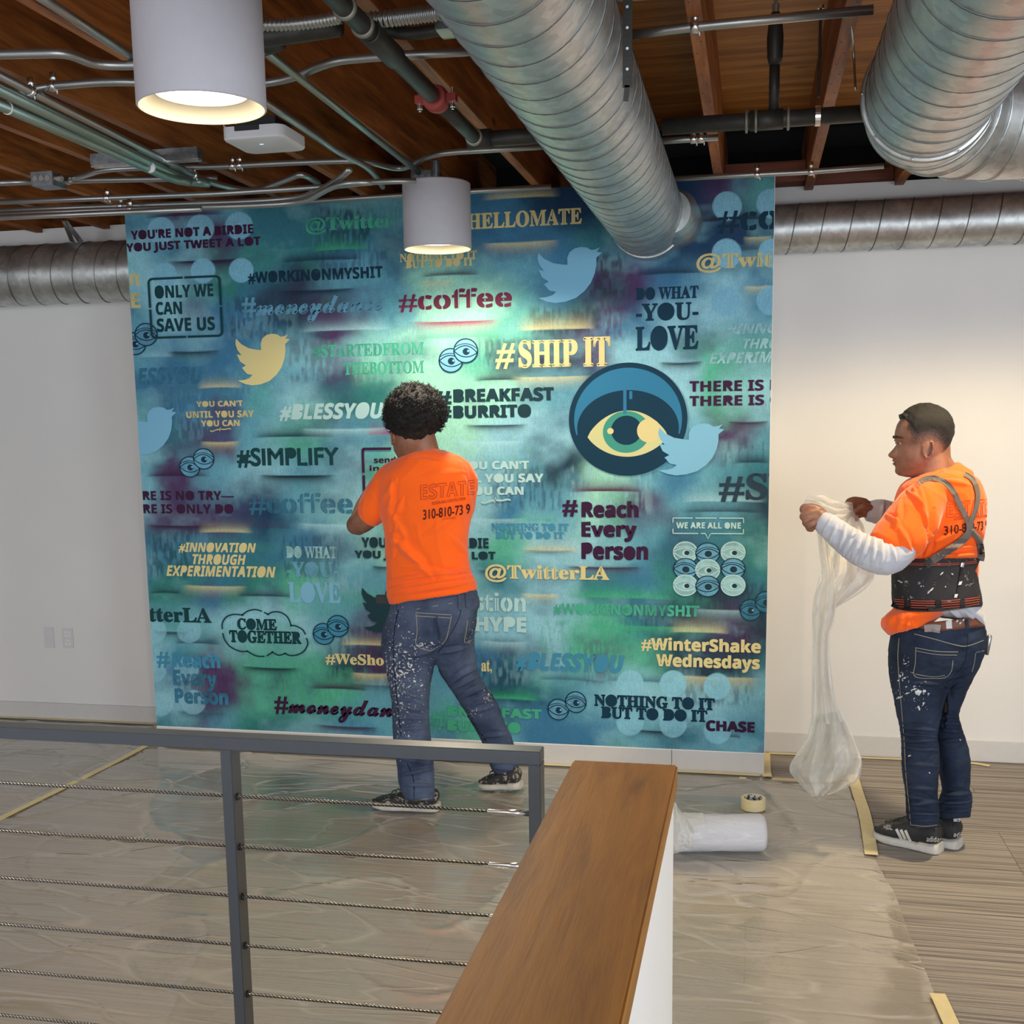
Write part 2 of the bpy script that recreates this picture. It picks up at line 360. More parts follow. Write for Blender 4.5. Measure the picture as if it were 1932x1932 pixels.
# right duct with elbow
D2X, D2Z, Y2 = .443, 2.526, 3.33
d2 = empty('elbow_duct', (D2X, 2.6, D2Z), 'large galvanised duct at upper right turning sideways through a segmented elbow', 'duct')
auto_smooth(cyl(1, (D2X, D2Z), DR, .3, Y2, dent=.01).build('pipe', M['duct'], d2), 40)
mb = MB(); seam_helix(mb, 1, (D2X, D2Z), DR, .35, Y2-.02, .115, .4, .0024, -1); mb.build('seam', M['ductdk'], d2, True)
RB = .32; rings = []; segs = 5
mbE = MB(); cuts = []
C0 = Vector((D2X+RB, Y2, D2Z))
angs = [0, 9, 27, 45, 63, 81, 90]
sp_ = []
for a in angs: sp_.append(C0+Vector((-RB*math.cos(math.radians(a)), RB*math.sin(math.radians(a)), 0)))
def ering(a, r):
    c = C0+Vector((-RB*math.cos(a), RB*math.sin(a), 0)); rad = Vector((-math.cos(a), math.sin(a), 0))
    return [c + rad*r*math.cos(2*math.pi*j/64) + Vector((0, 0, r*math.sin(2*math.pi*j/64))) for j in range(64)]
for i, a in enumerate([0, 18, 36, 54, 72, 90]): rings.append(ering(math.radians(a), DR+.004))
auto_smooth(MB().loft(rings).build('elbow', M['duct'], d2), 12)
for a in (0, 18, 36, 54, 72, 90):
    rr = [ering(math.radians(a-.9), DR+.0055), ering(math.radians(a), DR+.0105), ering(math.radians(a+.9), DR+.0055)]
    MB().loft(rr).build('elbow_rib', M['duct'], d2, True)
auto_smooth(cyl(0, (Y2+RB, D2Z), DR, D2X+RB, 3.9, segs=40).build('branch_pipe', M['duct'], d2), 40)
mb = MB(); seam_helix(mb, 0, (Y2+RB, D2Z), DR, D2X+RB+.03, 3.85, .13, .4, .0026); mb.build('branch_seam', M['ductdk'], d2, True)
mb = MB()
for k in range(26): a = 2*math.pi*k/26; mb.ball((D2X+RB-.012, Y2+RB+(DR+.006)*math.cos(a), D2Z+(DR+.006)*math.sin(a)), .0032, 8)
for k in range(9): a = 2*math.pi*k/9+.3; mb.ball((D2X+(DR+.006)*math.cos(a), Y2-.015, D2Z+(DR+.006)*math.sin(a)), .004, 8)
mb.build('rivets', M['zinc'], d2, True, kind='stuff')
# ducts along the back wall
for nm, x0, x1, yc, zc, r, lab in (('back_duct', -5.9, XL-.002, 5.53, 2.488, .155, 'thick dull grey spiral duct along the back wall left of the mural'),
                                   ('back_duct', XR_+.002, 3.9, 5.585, 2.545, .112, 'slim shiny spiral duct along the back wall right of the mural')):
    d = empty(nm, ((x0+x1)/2, yc, zc), lab, 'duct', 'ducts along the back wall')
    auto_smooth(cyl(0, (yc, zc), r, x0, x1, segs=50, dent=.02).build('pipe', M['duct'], d), 40)
    mb = MB(); seam_helix(mb, 0, (yc, zc), r, x0+.02, x1-.02, .125, .4, .0028, -1); mb.build('seam', M['ductdk'], d, True)
mb = MB(); x = -3.50
for a, b in (((x-.02, 5.53, 2.648), (x+.01, 5.42, 2.735)), ((x+.03, 5.53, 2.646), (x+.015, 5.42, 2.735))): mb.bar(a, b, .03, .003, up=(0, 1, 0))
tag(mb.build('hanger_strap', M['conduit']), 'twisted metal hanger strap above the left back duct', 'strap')

# ------------------------------------------------------------------ pipes, conduits
def pz(pts, z): return [onz(x, y, z) for x, y in pts]
def conduit(px, z, r, label, mat='conduit', group='conduits under the ceiling', straps=(), name='conduit', rad=.08, cat='conduit'):
    pts = []
    for q in px:
        zz = q[2] if len(q) > 2 else z
        pts.append(onz(q[0], q[1], zz))
    P = fillet(pts, rad); root = empty(name, P[0], label, cat, group)
    MB().tube(P, r, 14).build('tube', M[mat], root, True)
    for sx in straps:
        k = min(range(len(P)-1), key=lambda i: abs((P[i]+P[i+1]).dot(Vector((1,0,0)))/2 - onz(sx[0], sx[1], z).x) + abs((P[i]+P[i+1]).y/2 - onz(sx[0], sx[1], z).y)); c = onz(sx[0], sx[1], z)
        # closest point on the polyline
        best = None
        for a, b in zip(P[:-1], P[1:]):
            t_ = max(0, min(1, (c-a).dot(b-a)/max((b-a).length_squared, 1e-9))); p = a+(b-a)*t_
            if best is None or (p-c).length < best[0]: best = ((p-c).length, p, (b-a).normalized())
        p, d = best[1], best[2]
        mbs = MB().tube([p-d*.011, p-d*.009, p+d*.009, p+d*.011], [r+.001, r+.0045, r+.0045, r+.001], 12)
        mbs.bar(p+Vector((0, 0, r)), p+Vector((0, 0, r+.028)), .018, .006, up=(0, 1, 0)); mbs.tube([p+Vector((.012, 0, -r-.012)), p+Vector((.012, 0, -r+.008))], .0025, 8)
        mbs.build('strap', M['zinc'], root, True)
    return root
ZC = 2.712
conduit([(-60, 104), (60, 101), (128, 100), (168, 118), (205, 124), (330, 122)], 2.66, .0125, 'grey conduit with a shallow bend passing behind the big lamp at far left', rad=.1)
conduit([(20, 178), (85, 163), (205, 153), (455, 163), (545, 150), (625, 115), (700, 108), (920, 95)], ZC, .0125, 'bent conduit crossing from the big lamp to the central duct', straps=((95, 160),))
conduit([(-40, 122), (330, 312), (395, 345), (478, 363), (545, 337), (570, 327), (600, 345)], 2.684, .0125, 'thin conduit sloping from the left edge and hooking upward above the mural', straps=((65, 172), (370, 330)), rad=.12)
conduit([(-40, 150), (355, 342), (395, 345)], 2.66, .0185, 'upper thick green-grey conduit of the sloping pair at left', 'conduitg', 'sloping green-grey conduits')
conduit([(-40, 181), (330, 339), (360, 343)], 2.64, .0175, 'lower thick green-grey conduit of the sloping pair at left', 'conduitg', 'sloping green-grey conduits')
for (x, y) in ((14, 204), (284, 316)):
    p = onz(x, y, 2.64)
    tag(MB().tube([p+Vector((.0, -.003, 0)), p+Vector((0, .003, 0))], .0195, 20).build('cable_tie', M['mwhite'], smooth=True), 'white cable tie around the lower green-grey conduit, %s' % ('near the left edge' if x < 100 else 'nearer the metal box'), 'cable tie')
conduit([(70, -10), (205, 78), (330, 160)], 2.684, .0125, 'straight grey conduit running behind the big lamp at top left')
conduit([(497, 94), (790, 325)], 2.684, .0115, 'bright straight conduit sloping to the box above the middle lamp', 'conduitg')
conduit([(462, 168), (560, 232), (640, 288), (690, 312), (712, 335), (722, 352)], 2.682, .0125, 'dull conduit curving down behind the white access point', rad=.1)
conduit([(105, 338), (150, 335), (190, 320), (270, 316), (400, 315), (500, 309), (650, 303), (695, 305), (738, 317), (765, 318), (800, 298), (835, 288), (1035, 276)], ZC, .0115, 'long wavy conduit from the left metal box toward the central duct', straps=((439, 313), (452, 312)), rad=.1)
conduit([(105, 341), (150, 340), (330, 337), (410, 336)], 2.712, .0125, 'short bright conduit leaving the left metal box')
conduit([(-40, 346), (62, 343)], 2.712, .0125, 'conduit entering the left metal box from the left edge')
conduit([(-40, 383), (240, 372), (400, 366), (650, 350), (700, 343), (785, 341)], 2.60, .011, 'thin conduit running over the mural into the middle lamp box', straps=((213, 378),))
conduit([(-40, 399), (200, 390), (480, 380), (560, 374), (600, 362), (640, 337), (660, 320)], 2.574, .0115, 'conduit over the mural left that curves up beyond the middle', straps=((230, 390),), rad=.12)
conduit([(-40, 406), (200, 396), (480, 388), (575, 382), (625, 352), (660, 345), (700, 344)], 2.549, .0115, 'lowest conduit over the mural left that bends up beside its neighbour', straps=((246, 395),), rad=.12)
conduit([(-40, 412), (200, 402), (380, 394)], 2.524, .011, 'short lower conduit lying against the three over the mural left')
conduit([(480, 387), (750, 369), (1040, 352)], 2.66, .011, 'slim pale conduit capping the mural left of the central duct')
conduit([(1240, 339), (1470, 327), (1530, 324), (1668, 313)], 2.66, .011, 'slim pale conduit capping the mural right of the central duct', straps=((1530, 324), (1428, 329)))
conduit([(1180, 67), (1312, 50), (1648, 18)], ZC, .0125, 'straight conduit crossing the plywood between the two big ducts', straps=((1311, 50),))
conduit([(1040, 0), (1230, -10), (1400, -22)], ZC, .012, 'conduit just inside the top edge above the central duct')
conduit([(1225, 268), (1355, 259)], 2.64, .011, 'short conduit below the dark cross pipe', straps=((1308, 262), (1322, 261)))
# corrugated flexible conduit
def flex(px, z, r, lab):
    P = smooth_path([onz(x, y, z) for x, y in px], 10); fine = []
    for a, b in zip(P[:-1], P[1:]):
        n = max(1, int((b-a).length/.0022)); fine += [a+(b-a)*i/n for i in range(n)]
    R = [r*(1+.16*math.sin(i*2*math.pi/4.0)) for i in range(len(fine))]
    tag(MB().tube(fine, R, 12).build('flexible_conduit', M['conduit'], smooth=True), lab, 'conduit', 'flexible metal conduits')
flex([(455, 40), (480, 46), (540, 46), (600, 40), (645, 32)], 2.66, .014, 'ribbed flexible conduit between the big lamp and the black pipe')
flex([(700, 38), (740, 34), (790, 28), (835, 22)], 2.66, .018, 'ribbed flexible conduit between the black pipe and the duct')
conduit([(705, 46), (835, 30)], 2.68, .010, 'plain conduit hugging the ribbed flexible conduit by the duct')
conduit([(715, 57), (770, 66), (845, 54)], 2.69, .016, 'sagging grey hose reaching the duct below the ribbed conduit', 'iron', name='hose', cat='hose')
conduit([(440, 76), (520, 66), (640, 48)], 2.70, .028, 'black pipe crossing behind the sloping sprinkler pipe', 'iron', 'sprinkler pipes', name='pipe', cat='pipe')
conduit([(445, 100), (490, 96), (530, 82)], 2.69, .018, 'short grey hose end beside the big lamp', 'iron', name='hose', cat='hose')
# sprinkler main
sp = empty('sprinkler_pipe', onz(640, 10, 2.62), 'thick black sprinkler pipe sloping across the joists with ringed joints', 'pipe', 'sprinkler pipes')
a, b, c_ = onz(560, -75, 2.62), onz(812, 178, 2.62), onz(905, 268, 2.62)
x0 = (a.x+c_.x)/2
def yy(px, py): return onz(px, py, 2.62).y
MB().tube([(x0, .8, 2.62), (x0, yy(812, 178), 2.62)], .0235, 24).build('pipe', M['iron'], sp, True)
MB().tube([(x0, yy(825, 196), 2.62), (x0, yy(900, 262), 2.62)], .0225, 24).build('pipe', M['iron'], sp, True)
y0 = yy(690, 60); MB().tube([(x0, y0, 2.62), (x0, y0+.004, 2.62), (x0, y0+.20, 2.62), (x0, y0+.21, 2.62)], [.027, .0295, .0295, .024], 24).build('sleeve', M['iron'], sp, True)
for (px, py) in ((640, 14), (677, 48), (896, 258)):
    q = yy(px, py); MB().tube([(x0, q-.005, 2.62), (x0, q-.003, 2.62), (x0, q+.004, 2.62), (x0, q+.006, 2.62)], [.024, .0295, .0295, .024], 28).build('joint_ring', M['ring'], sp, True)
q = (yy(812, 178)+yy(825, 196))/2
cp = MB().tube([(x0, q-.032, 2.62), (x0, q-.03, 2.62), (x0, q-.012, 2.62), (x0, q-.008, 2.62), (x0, q+.008, 2.62), (x0, q+.012, 2.62), (x0, q+.03, 2.62), (x0, q+.032, 2.62)], [.025, .034, .036, .039, .039, .036, .034, .025], 28)
cp.box((x0-.062, q-.015, 2.609), (x0-.03, q+.015, 2.631)).box((x0+.03, q-.015, 2.609), (x0+.062, q+.015, 2.631))
cpo = cp.build('red_coupling', M['red'], sp, bevel=.0012, label='red clamp coupling')
for sx in (-1, 1): MB().tube([(x0+sx*.05, q, 2.588), (x0+sx*.05, q, 2.65)], .0045, 10).tube([(x0+sx*.05, q, 2.594), (x0+sx*.05, q, 2.602)], .0085, 6).build('bolt', M['zinc'], cpo)
yc = onz(1100, 262, 2.60).y
cr = empty('cross_pipe', (-.5, yc, 2.62), 'thick dark pipe crossing under the joists behind the central duct', 'pipe', 'sprinkler pipes')
MB().tube([(x0-.02, yc, 2.62), (D1X-DR-.004, yc, 2.62)], .026, 24).build('pipe', M['iron'], cr, True)
MB().tube([(D1X+DR+.004, yc, 2.62), (.40, yc, 2.62)], .026, 24).build('pipe', M['iron'], cr, True)
MB().tube([(x0-.03, yc, 2.62), (x0+.05, yc, 2.62)], .033, 24).build('elbow_fitting', M['iron'], cr, True)
xa = onz(1415, 250, 2.62).x; xb = onz(1475, 250, 2.62).x; xt = onz(1458, 250, 2.62).x
MB().tube([(xa, yc, 2.62), (xb, yc, 2.62)], .031, 24).build('tee_fitting', M['iron'], cr, True)
for px in (1409, 1426, 1484): x = onz(px, 250, 2.62).x; MB().tube([(x-.005, yc, 2.62), (x-.003, yc, 2.62), (x+.003, yc, 2.62), (x+.005, yc, 2.62)], [.028, .036, .036, .028], 28).build('joint_ring', M['ring'], cr, True)
MB().tube([(xt, yc, 2.64), (xt, yc-.02, 2.80)], .0165, 20).build('riser', M['iron'], cr, True)
MB().tube([(xt, yc-.018, 2.78), (xt, yc-.022, 2.80), (xt, yc-.026, 2.86), (xt, yc-.03, 2.905), (xt, yc-.03, 2.93)], [.018, .024, .026, .021, .014], 20).build('reducer', M['iron'], cr, True)
MB().tube([(xt, yc-.03, 2.93), (xt, yc-.03, 2.955)], .011, 10).tube([(xt, yc-.03, 2.95), (xt, yc-.035, 3.0)], .005, 8).tube([(xt, yc-.035, 3.0), (xt, yc-.035, 3.003)], .028, 24).build('sprinkler_head', M['ring'], cr)
xr = onz(1540, 200, 2.68).x
hr = empty('threaded_hanger', (xr, yc, 2.64), 'threaded rod with clamp holding the dark cross pipe', 'hanger')
MB().tube([(xr, yc-.03, 2.67), (xr, yc-.03, 2.93)], .0045, 10).build('rod', M['iron'], hr); MB().tube([(xr, yc-.03, 2.93), (xr, yc-.03, 2.94)], .011, 6).build('nut', M['zinc'], hr)
mb = MB(); pts = [(xr, yc-.03*math.cos(t), 2.62+.03*math.sin(t)) for t in np.linspace(-1.4, 1.5, 12)]
for p, q2 in zip(pts[:-1], pts[1:]): mb.bar(p, q2, .016, .003, up=(0, p[1]-yc, p[2]-2.62))
mb.build('clamp', M['zinc'], hr)
P = smooth_path([onz(1604, 30, 2.74), onz(1610, 90, 2.72), onz(1614, 170, 2.60)], 6)
tag(MB().tube(P, .0035, 8).build('hanger_wire', M['cable'], smooth=True), 'thin wire hanging against the left side of the elbow duct', 'wire')
# metal boxes
def jbox(px, py, z, sx, sy, sz, lab):
    c = onz(px, py, z); r = empty('junction_box', c, lab, 'junction box')
    MB().box((c.x-sx/2, c.y-sy/2, c.z-sz/2), (c.x+sx/2, c.y+sy/2, c.z+sz/2)).build('box', M['jbox'], r, bevel=.002)
    mb = MB()
    for i in (-1, 0, 1): mb.tube([(c.x+i*sx*.28, c.y-sy/2-.0025, c.z+.0), (c.x+i*sx*.28, c.y-sy/2, c.z)], .011, 14)
    mb.build('knockouts', M['conduit'], r, kind='stuff'); mb = MB()
    for s2 in (-.3, .3): MB().tube([(c.x+sx/2, c.y+s2*sy, c.z), (c.x+sx/2+.012, c.y+s2*sy, c.z), (c.x+sx/2+.0125, c.y+s2*sy, c.z), (c.x+sx/2+.03, c.y+s2*sy, c.z)], [.012, .012, .014, .014], 12).build('connector', M['zinc'], r)
    return r
jbox(92, 341, 2.695, .10, .10, .055, 'square metal junction box on the conduits at far left')
jbox(802, 338, 2.69, .10, .08, .055, 'metal junction box above the middle lamp')
c = onz(855, 42, 2.68); r = empty('duct_bracket_box', c, 'grey metal box with pale green tag against the central duct', 'junction box')
MB().box((c.x-.035, c.y-.05, c.z-.03), (c.x+.02, c.y+.03, c.z+.05)).build('box', M['jbox'], r, bevel=.002)
MB().box((c.x-.03, c.y-.052, c.z-.036), (c.x+.03, c.y-.0, c.z-.031)).build('tag_plate', simple('tag_green', srgb(186, 206, 186), .5), r)
s = empty('strut_channel', onz(285, 300, 2.70), 'short grey strut channel bolted across the joists at left', 'strut')
a, b = onz(175, 303, 2.70), onz(392, 296, 2.70)
MB().bar(a, (b.x, a.y, 2.70), .041, .041).build('channel', M['jbox'], s, bevel=.002); MB().bar((a.x, a.y-.012, 2.675), (b.x, a.y-.012, 2.675), .006, .006).bar((a.x, a.y+.012, 2.675), (b.x, a.y+.012, 2.675), .006, .006).build('lip', M['zinc'], s)
# white ceiling access point
c = onz(500, 264, 2.655); r = empty('wireless_access_point', c, 'white rounded square access point with a blue light below the joists', 'access point')
def rsq(hf, r_, z):
    o_ = []
    for (sx, sy, a0) in ((1, 1, 0), (-1, 1, 90), (-1, -1, 180), (1, -1, 270)):
        for k in range(7): a = math.radians(a0+k*15); o_.append((c.x+sx*(hf-r_)+r_*math.cos(a), c.y+sy*(hf-r_)+r_*math.sin(a), c.z+z))
    return o_
auto_smooth(MB().loft([rsq(.112, .034, .022), rsq(.112, .034, -.012), rsq(.108, .034, -.018), rsq(.098, .03, -.021)]).build('shell', M['apw'], r), 30)
MB().box((c.x-.06, c.y-.1135, c.z+.006), (c.x+.03, c.y-.105, c.z+.0235)).box((c.x-.07, c.y-.07, c.z+.021), (c.x+.07, c.y+.07, c.z+.06)).build('mount_plate', M['dark'], r, bevel=.001)
MB().box((c.x-.006, c.y-.034, c.z-.0212), (c.x+.006, c.y-.026, c.z-.0202)).build('status_light', M['led'], r)
P = smooth_path([c+Vector((-.03, -.10, .018)), c+Vector((-.09, -.06, .03)), c+Vector((-.14, -.02, .05)), c+Vector((-.16, .04, .11))], 8)
MB().tube(P, .0035, 10).build('cable', M['mwhite'], r, True)

# ------------------------------------------------------------------ cylinder lamps
def lamp(x, y, zb, lab, power, lc=(1, .86, .66)):
    r = empty('cylinder_lamp', (x, y, zb), lab, 'lamp', 'white cylinder ceiling lamps')
    R_, H_ = .14, .262; n = 72
    prof = [(R_-.004, 0), (R_, .002), (R_, H_-.004), (R_-.004, H_), (.02, H_)]
    def rev(pr): return [[(x+a*math.cos(2*math.pi*j/n), y+a*math.sin(2*math.pi*j/n), zb+b) for j in range(n)] for a, b in pr]
    auto_smooth(MB().loft(rev(prof), cap=False).build('shell', M['lampw'], r), 40)
    auto_smooth(MB().loft(rev([(R_-.004, 0), (R_-.010, .003), (R_-.036, .03), (R_-.040, .031), (R_-.040, .05)]), cap=False).build('reflector', M['lampin'], r), 40)
    MB().loft(rev([(R_-.041, .049), (.001, .049)]), cap=False).build('diffuser', M['glow'], r)
    MB().tube([(x, y, zb+H_), (x, y, zb+H_+.088)], .02, 14).build('stem', M['jbox'], r)
    l = bpy.data.lights.new('lamp_light', 'SPOT'); l.energy = power; l.color = lc; l.spot_size = math.radians(168); l.spot_blend = .4; l.shadow_soft_size = .06
    o = bpy.data.objects.new('lamp_light', l); COL.objects.link(o); o.parent = r; o.location = (0, 0, .035)
    return r
lamp(-1.205, 2.43, 2.375, 'big white cylinder lamp nearest the camera at top left', 60)
lamp(-1.29, 4.66, 2.388, 'white cylinder lamp hanging in front of the mural', 64)
lamp(1.02, 4.05, 2.380, 'white cylinder lamp at the right edge beside the branch duct', 140, (1, .78, .46))
# ================================================================== THE MURAL
YP = YM - .0005
mural = empty('mural', (XL, YM, .108), 'large teal spray-paint style mural covered with stencilled words, birds and eyes', 'mural')
def mp(x, y): p = ony(x, y, YP); return p.x, p.z
NX, NZ = 660, 550
gx = np.linspace(XL, XR_, NX); gz = np.linspace(.1085, ZM, NZ)
# metre -> photo pixel (inverse survey) for laying out the print
def to_px(X, Z):
    vx, vy, vz = X, YP, Z-CAM_H
    d = vx*VW.x+vy*VW.y+vz*VW.z
    return PX0+FPX*(vx*VR.x+vy*VR.y+vz*VR.z)/d, PY0-FPX*(vx*VU.x+vy*VU.y+vz*VU.z)/d
GX, GZ = np.meshgrid(gx, gz); PXg, PYg = to_px(GX, GZ)
def vnoise(nx, nz, seed):
    r = np.random.default_rng(seed); g = r.random((nz+3, nx+3))
    u = np.linspace(0, nx, NX); v = np.linspace(0, nz, NZ); iu = u.astype(int); iv = v.astype(int); fu = u-iu; fv = v-iv
    fu = fu*fu*(3-2*fu); fv = fv*fv*(3-2*fv); iu = np.minimum(iu, nx); iv = np.minimum(iv, nz)
    a = g[np.ix_(iv, iu)]; b = g[np.ix_(iv, iu+1)]; c = g[np.ix_(iv+1, iu)]; d = g[np.ix_(iv+1, iu+1)]
    return (a*(1-fu)+b*fu)*(1-fv)[:, None] + (c*(1-fu)+d*fu)*fv[:, None]
def fbm(nx, nz, seed, o=4):
    s = 0; a = 1; t = 0
    for k in range(o): s = s+a*vnoise(int(nx*2**k), int(nz*2**k), seed+k*17); t += a; a *= .55
    return s/t
PAL = dict(L=(138,194,208), M=(92,156,176), T=(48,114,130), B=(56,116,152), N=(16,56,90), P=(72,50,90), G=(84,172,146), W=(150,212,190), D=(30,58,74), g=(48,126,114))
PALL = {k: np.array(srgb(*v)[:3]) for k, v in PAL.items()}
ROWS = ["MPMTTTTTBBNNNNPM", "LMPTTBTTBBBTBNNN", "LLgTDMMWWMBPPBLB", "MLBBDPMWWGDPBLLM", "MBBMMPWWGDDPLLGg", "BBBMLggWWWMTLLGL",
        "LTPMGMMWWLLMMMPM", "MPMLMLGWLMDWMBMT", "LPPNMLLLLBMWPMMD", "BTTTBLWLLGLLMTTg", "TgBgGMMLLTLTBgDT", "LMLLLMPMLLLGTDPD", "LBPGGDPMBNLGGDDT", "LLPGGGMMMNBMLLLM", "LTMgTBMMGMBBMTMM"]  # pale W cells under the lamp also carry its pool of light in the colour
RY = [400, 455, 530, 610, 680, 750, 820, 890, 960, 1040, 1110, 1180, 1250, 1320, 1390]
grid = np.array([[PALL[c] for c in r] for r in ROWS])
cu = (PXg-250)/79.3 + (fbm(14, 12, 5)-.5)*1.5
rowf = np.interp(PYg + (fbm(14, 14, 9)-.5)*90 + np.where(PYg < 500, (PXg-840)*-.0, 0), RY, np.arange(len(RY)))
cu = np.clip(cu, 0, 14.999); rv = np.clip(rowf, 0, len(RY)-1.001)
iu, iv = cu.astype(int), rv.astype(int); fu, fv = (cu-iu)[..., None], (rv-iv)[..., None]
fu = fu*fu*(3-2*fu); fv = fv*fv*(3-2*fv)
C = (grid[iv, iu]*(1-fu)+grid[iv, iu+1]*fu)*(1-fv) + (grid[iv+1, iu]*(1-fu)+grid[iv+1, iu+1]*fu)*fv
def over(C, col, a): return C*(1-a[..., None]) + np.array(srgb(*col)[:3])*a[..., None]
# sprayed clouds
for seed, col, th, k in ((21, (34,76,110), .58, .5), (35, (130,184,196), .55, .55), (47, (70,158,134), .62, .45), (59, (70,48,86), .66, .5), (71, (28,60,82), .65, .45)):
    n = fbm(9, 11, seed, 5); C = over(C, col, np.clip((n-th)*5, 0, 1)*k)
# dragged, brushed grunge patches with hard edges
def patch(C, x0, y0, x1, y1, col, k, seed, vert=True):
    m = 1/(1+np.exp(-(PXg-x0)/3))/(1+np.exp((PXg-x1)/3))/(1+np.exp(-(PYg-y0)/2.5))/(1+np.exp((PYg-y1)/2.5))
    n = vnoise(320 if vert else 60, 60 if vert else 320, seed)*.5+fbm(40, 40, seed+3, 3)*.5
    return over(C, col, m*np.clip((n-.42)*6, 0, 1)*k)
for a in ((590,395,700,470,(26,60,78),.8,1), (620,380,760,430,(90,160,170),.5,2), (560,440,640,480,(40,110,118),.6,3), (600,470,735,520,(30,64,92),.5,4), (430,560,520,640,(30,50,70),.55,5), (430,590,560,640,(120,170,180),.35,6),
          (300,700,470,760,(60,110,130),.6,7), (330,740,390,830,(100,160,180),.35,8), (1100,480,1180,560,(40,36,62),.7,9), (1130,560,1180,640,(80,54,96),.6,10), (1000,580,1130,630,(34,50,62),.6,11), (930,880,1060,960,(40,70,88),.6,12),
          (1070,880,1230,970,(140,190,200),.45,13), (960,830,1010,900,(120,170,160),.4,14), (280,1010,360,1090,(28,60,80),.6,15), (300,1000,400,1060,(90,140,170),.5,16), (880,1230,960,1310,(26,60,90),.6,17), (930,1240,1000,1290,(140,180,190),.35,18),
          (1100,1210,1150,1290,(80,50,92),.55,19), (330,1250,440,1300,(90,60,100),.6,20), (520,1260,690,1330,(66,160,124),.55,21), (1300,1100,1450,1180,(26,44,60),.5,22), (1380,1180,1445,1240,(44,34,60),.6,23), (620,1180,740,1240,(60,40,76),.5,24),
          (530,1010,640,1090,(30,56,76),.45,25), (560,1080,700,1120,(150,190,190),.3,26), (1180,1140,1330,1200,(26,60,72),.4,27), (1280,1260,1420,1330,(24,44,62),.45,28), (900,640,1000,690,(34,46,52),.5,29), (1360,830,1450,880,(46,70,86),.5,30),
          (860,1160,1000,1220,(110,170,190),.35,31), (1020,1170,1200,1240,(60,160,130),.45,32), (700,1240,760,1300,(40,34,56),.5,33), (660,640,760,720,(120,200,180),.35,34), (545,640,640,720,(66,60,86),.45,35), (1180,830,1240,900,(40,70,90),.3,36)):
    C = patch(C, *a[:4], a[4], a[5], a[6]*31)
# crisp-edged spray strokes: (x0, x1, y, fade height, colour, side the paint fades to, strength)
P_, K_, Y_, L_, G_, Mg = (52,22,56), (12,40,62), (208,202,150), (164,210,220), (60,168,120), (150,30,92)
STR = [(265,430,406,10,P_,-1,.8),(310,480,492,12,(36,16,54),1,.95),(520,690,490,12,K_,-1,.8),(585,700,470,14,G_,-1,.6),(520,680,548,12,(14,34,60),1,.9),(560,740,622,12,L_,-1,.6),(310,420,664,10,K_,1,.85),(260,330,672,10,L_,-1,.4),
 (370,460,730,9,Y_,-1,.8),(375,455,835,9,Y_,1,.8),(470,640,823,12,K_,-1,.8),(690,745,818,10,Mg,-1,.8),(560,740,810,9,L_,1,.6),(420,560,1003-8,10,(60,44,80),-1,.4),
 (905,1060,372,12,Y_,-1,.85),(905,1060,458,12,Y_,1,.85),(790,910,518,8,P_,-1,.8),(790,860,531,10,Y_,1,.7),(770,950,607,12,Mg,1,.85),(770,960,636,14,G_,-1,.4),(970,1130,620,16,Y_,-1,.85),(890,990,716,8,(30,44,60),-1,.8),(960,1120,712,12,Y_,1,.8),
 (1200,1330,515,14,K_,-1,.8),(1300,1462,414,14,(14,24,44),-1,.8),(1400,1460,448,8,Y_,1,.8),(1390,1460,470,10,K_,-1,.5),(1400,1460,541,10,Y_,1,.85),(1240,1330,685,8,(20,30,46),1,.9),(870,1000,803,9,(24,40,56),1,.85),(860,990,834,8,L_,1,.6),(1370,1455,797,10,P_,1,.9),
 (1380,1455,872,14,K_,-1,.8),(270,400,897,8,P_,-1,.85),(480,640,898,12,(10,40,50),1,.95),(270,420,993,9,P_,1,.9),(370,480,1003,9,Y_,-1,.8),(560,700,990,9,L_,1,.6),(700,745,1070,8,K_,1,.8),
 (340,470,1107,10,Y_,1,.85),(280,345,1118,7,K_,-1,.8),(440,560,1124,9,K_,-1,.75),(284,360,1193,8,(16,46,60),1,.85),(325,420,1213,9,(20,70,92),-1,.8),(450,570,1261,9,(12,40,50),1,.9),(580,700,1299,11,P_,-1,.85),
 (590,720,1372,9,P_,1,.85),(330,430,1345,10,(40,90,110),1,.6),(640,740,1216,9,Y_,-1,.85),(660,740,1272,11,Y_,1,.85),(700,735,1237,12,K_,-1,.5),(650,820,1245+50,10,K_,1,.5),
 (1070,1220,926,12,(80,20,66),-1,.9),(1060,1220,1071,9,(56,28,66),1,.9),(980,1100,1040,11,Y_,-1,.75),(900,960,1078,8,(30,60,76),1,.7),(980,1090,1040,6,(30,60,80),1,.5),(1280,1450,945,14,L_,-1,.6),(1280,1450,965,12,(18,40,60),-1,.7),(980,1060,1122,9,Y_,1,.8),(900,1000,1212,12,L_,1,.55),
 (1060,1280,1127,16,G_,-1,.7),(1100,1360,1183,10,G_,1,.6),(1260,1380,1192,14,Y_,-1,.8),(1300,1440,1152,12,(150,190,196),1,.55),(1240,1440,1278,14,Y_,1,.8),(1130,1290,1285,8,K_,-1,.85),(1000,1280,1284,14,(120,180,200),-1,.4),(1180,1300,1380,8,(10,40,56),1,.9),(1360,1400,1390,7,P_,-1,.8),
 (900,1020,1318,10,G_,-1,.8),(1010,1130,1282,8,(24,70,96),-1,.6),(860,1000,980,9,L_,1,.5),(1320,1400,1393,9,(110,170,190),-1,.3),(500,600,470,10,(70,150,150),1,.3),(960,1060,1010-28,8,G_,-1,.4)]
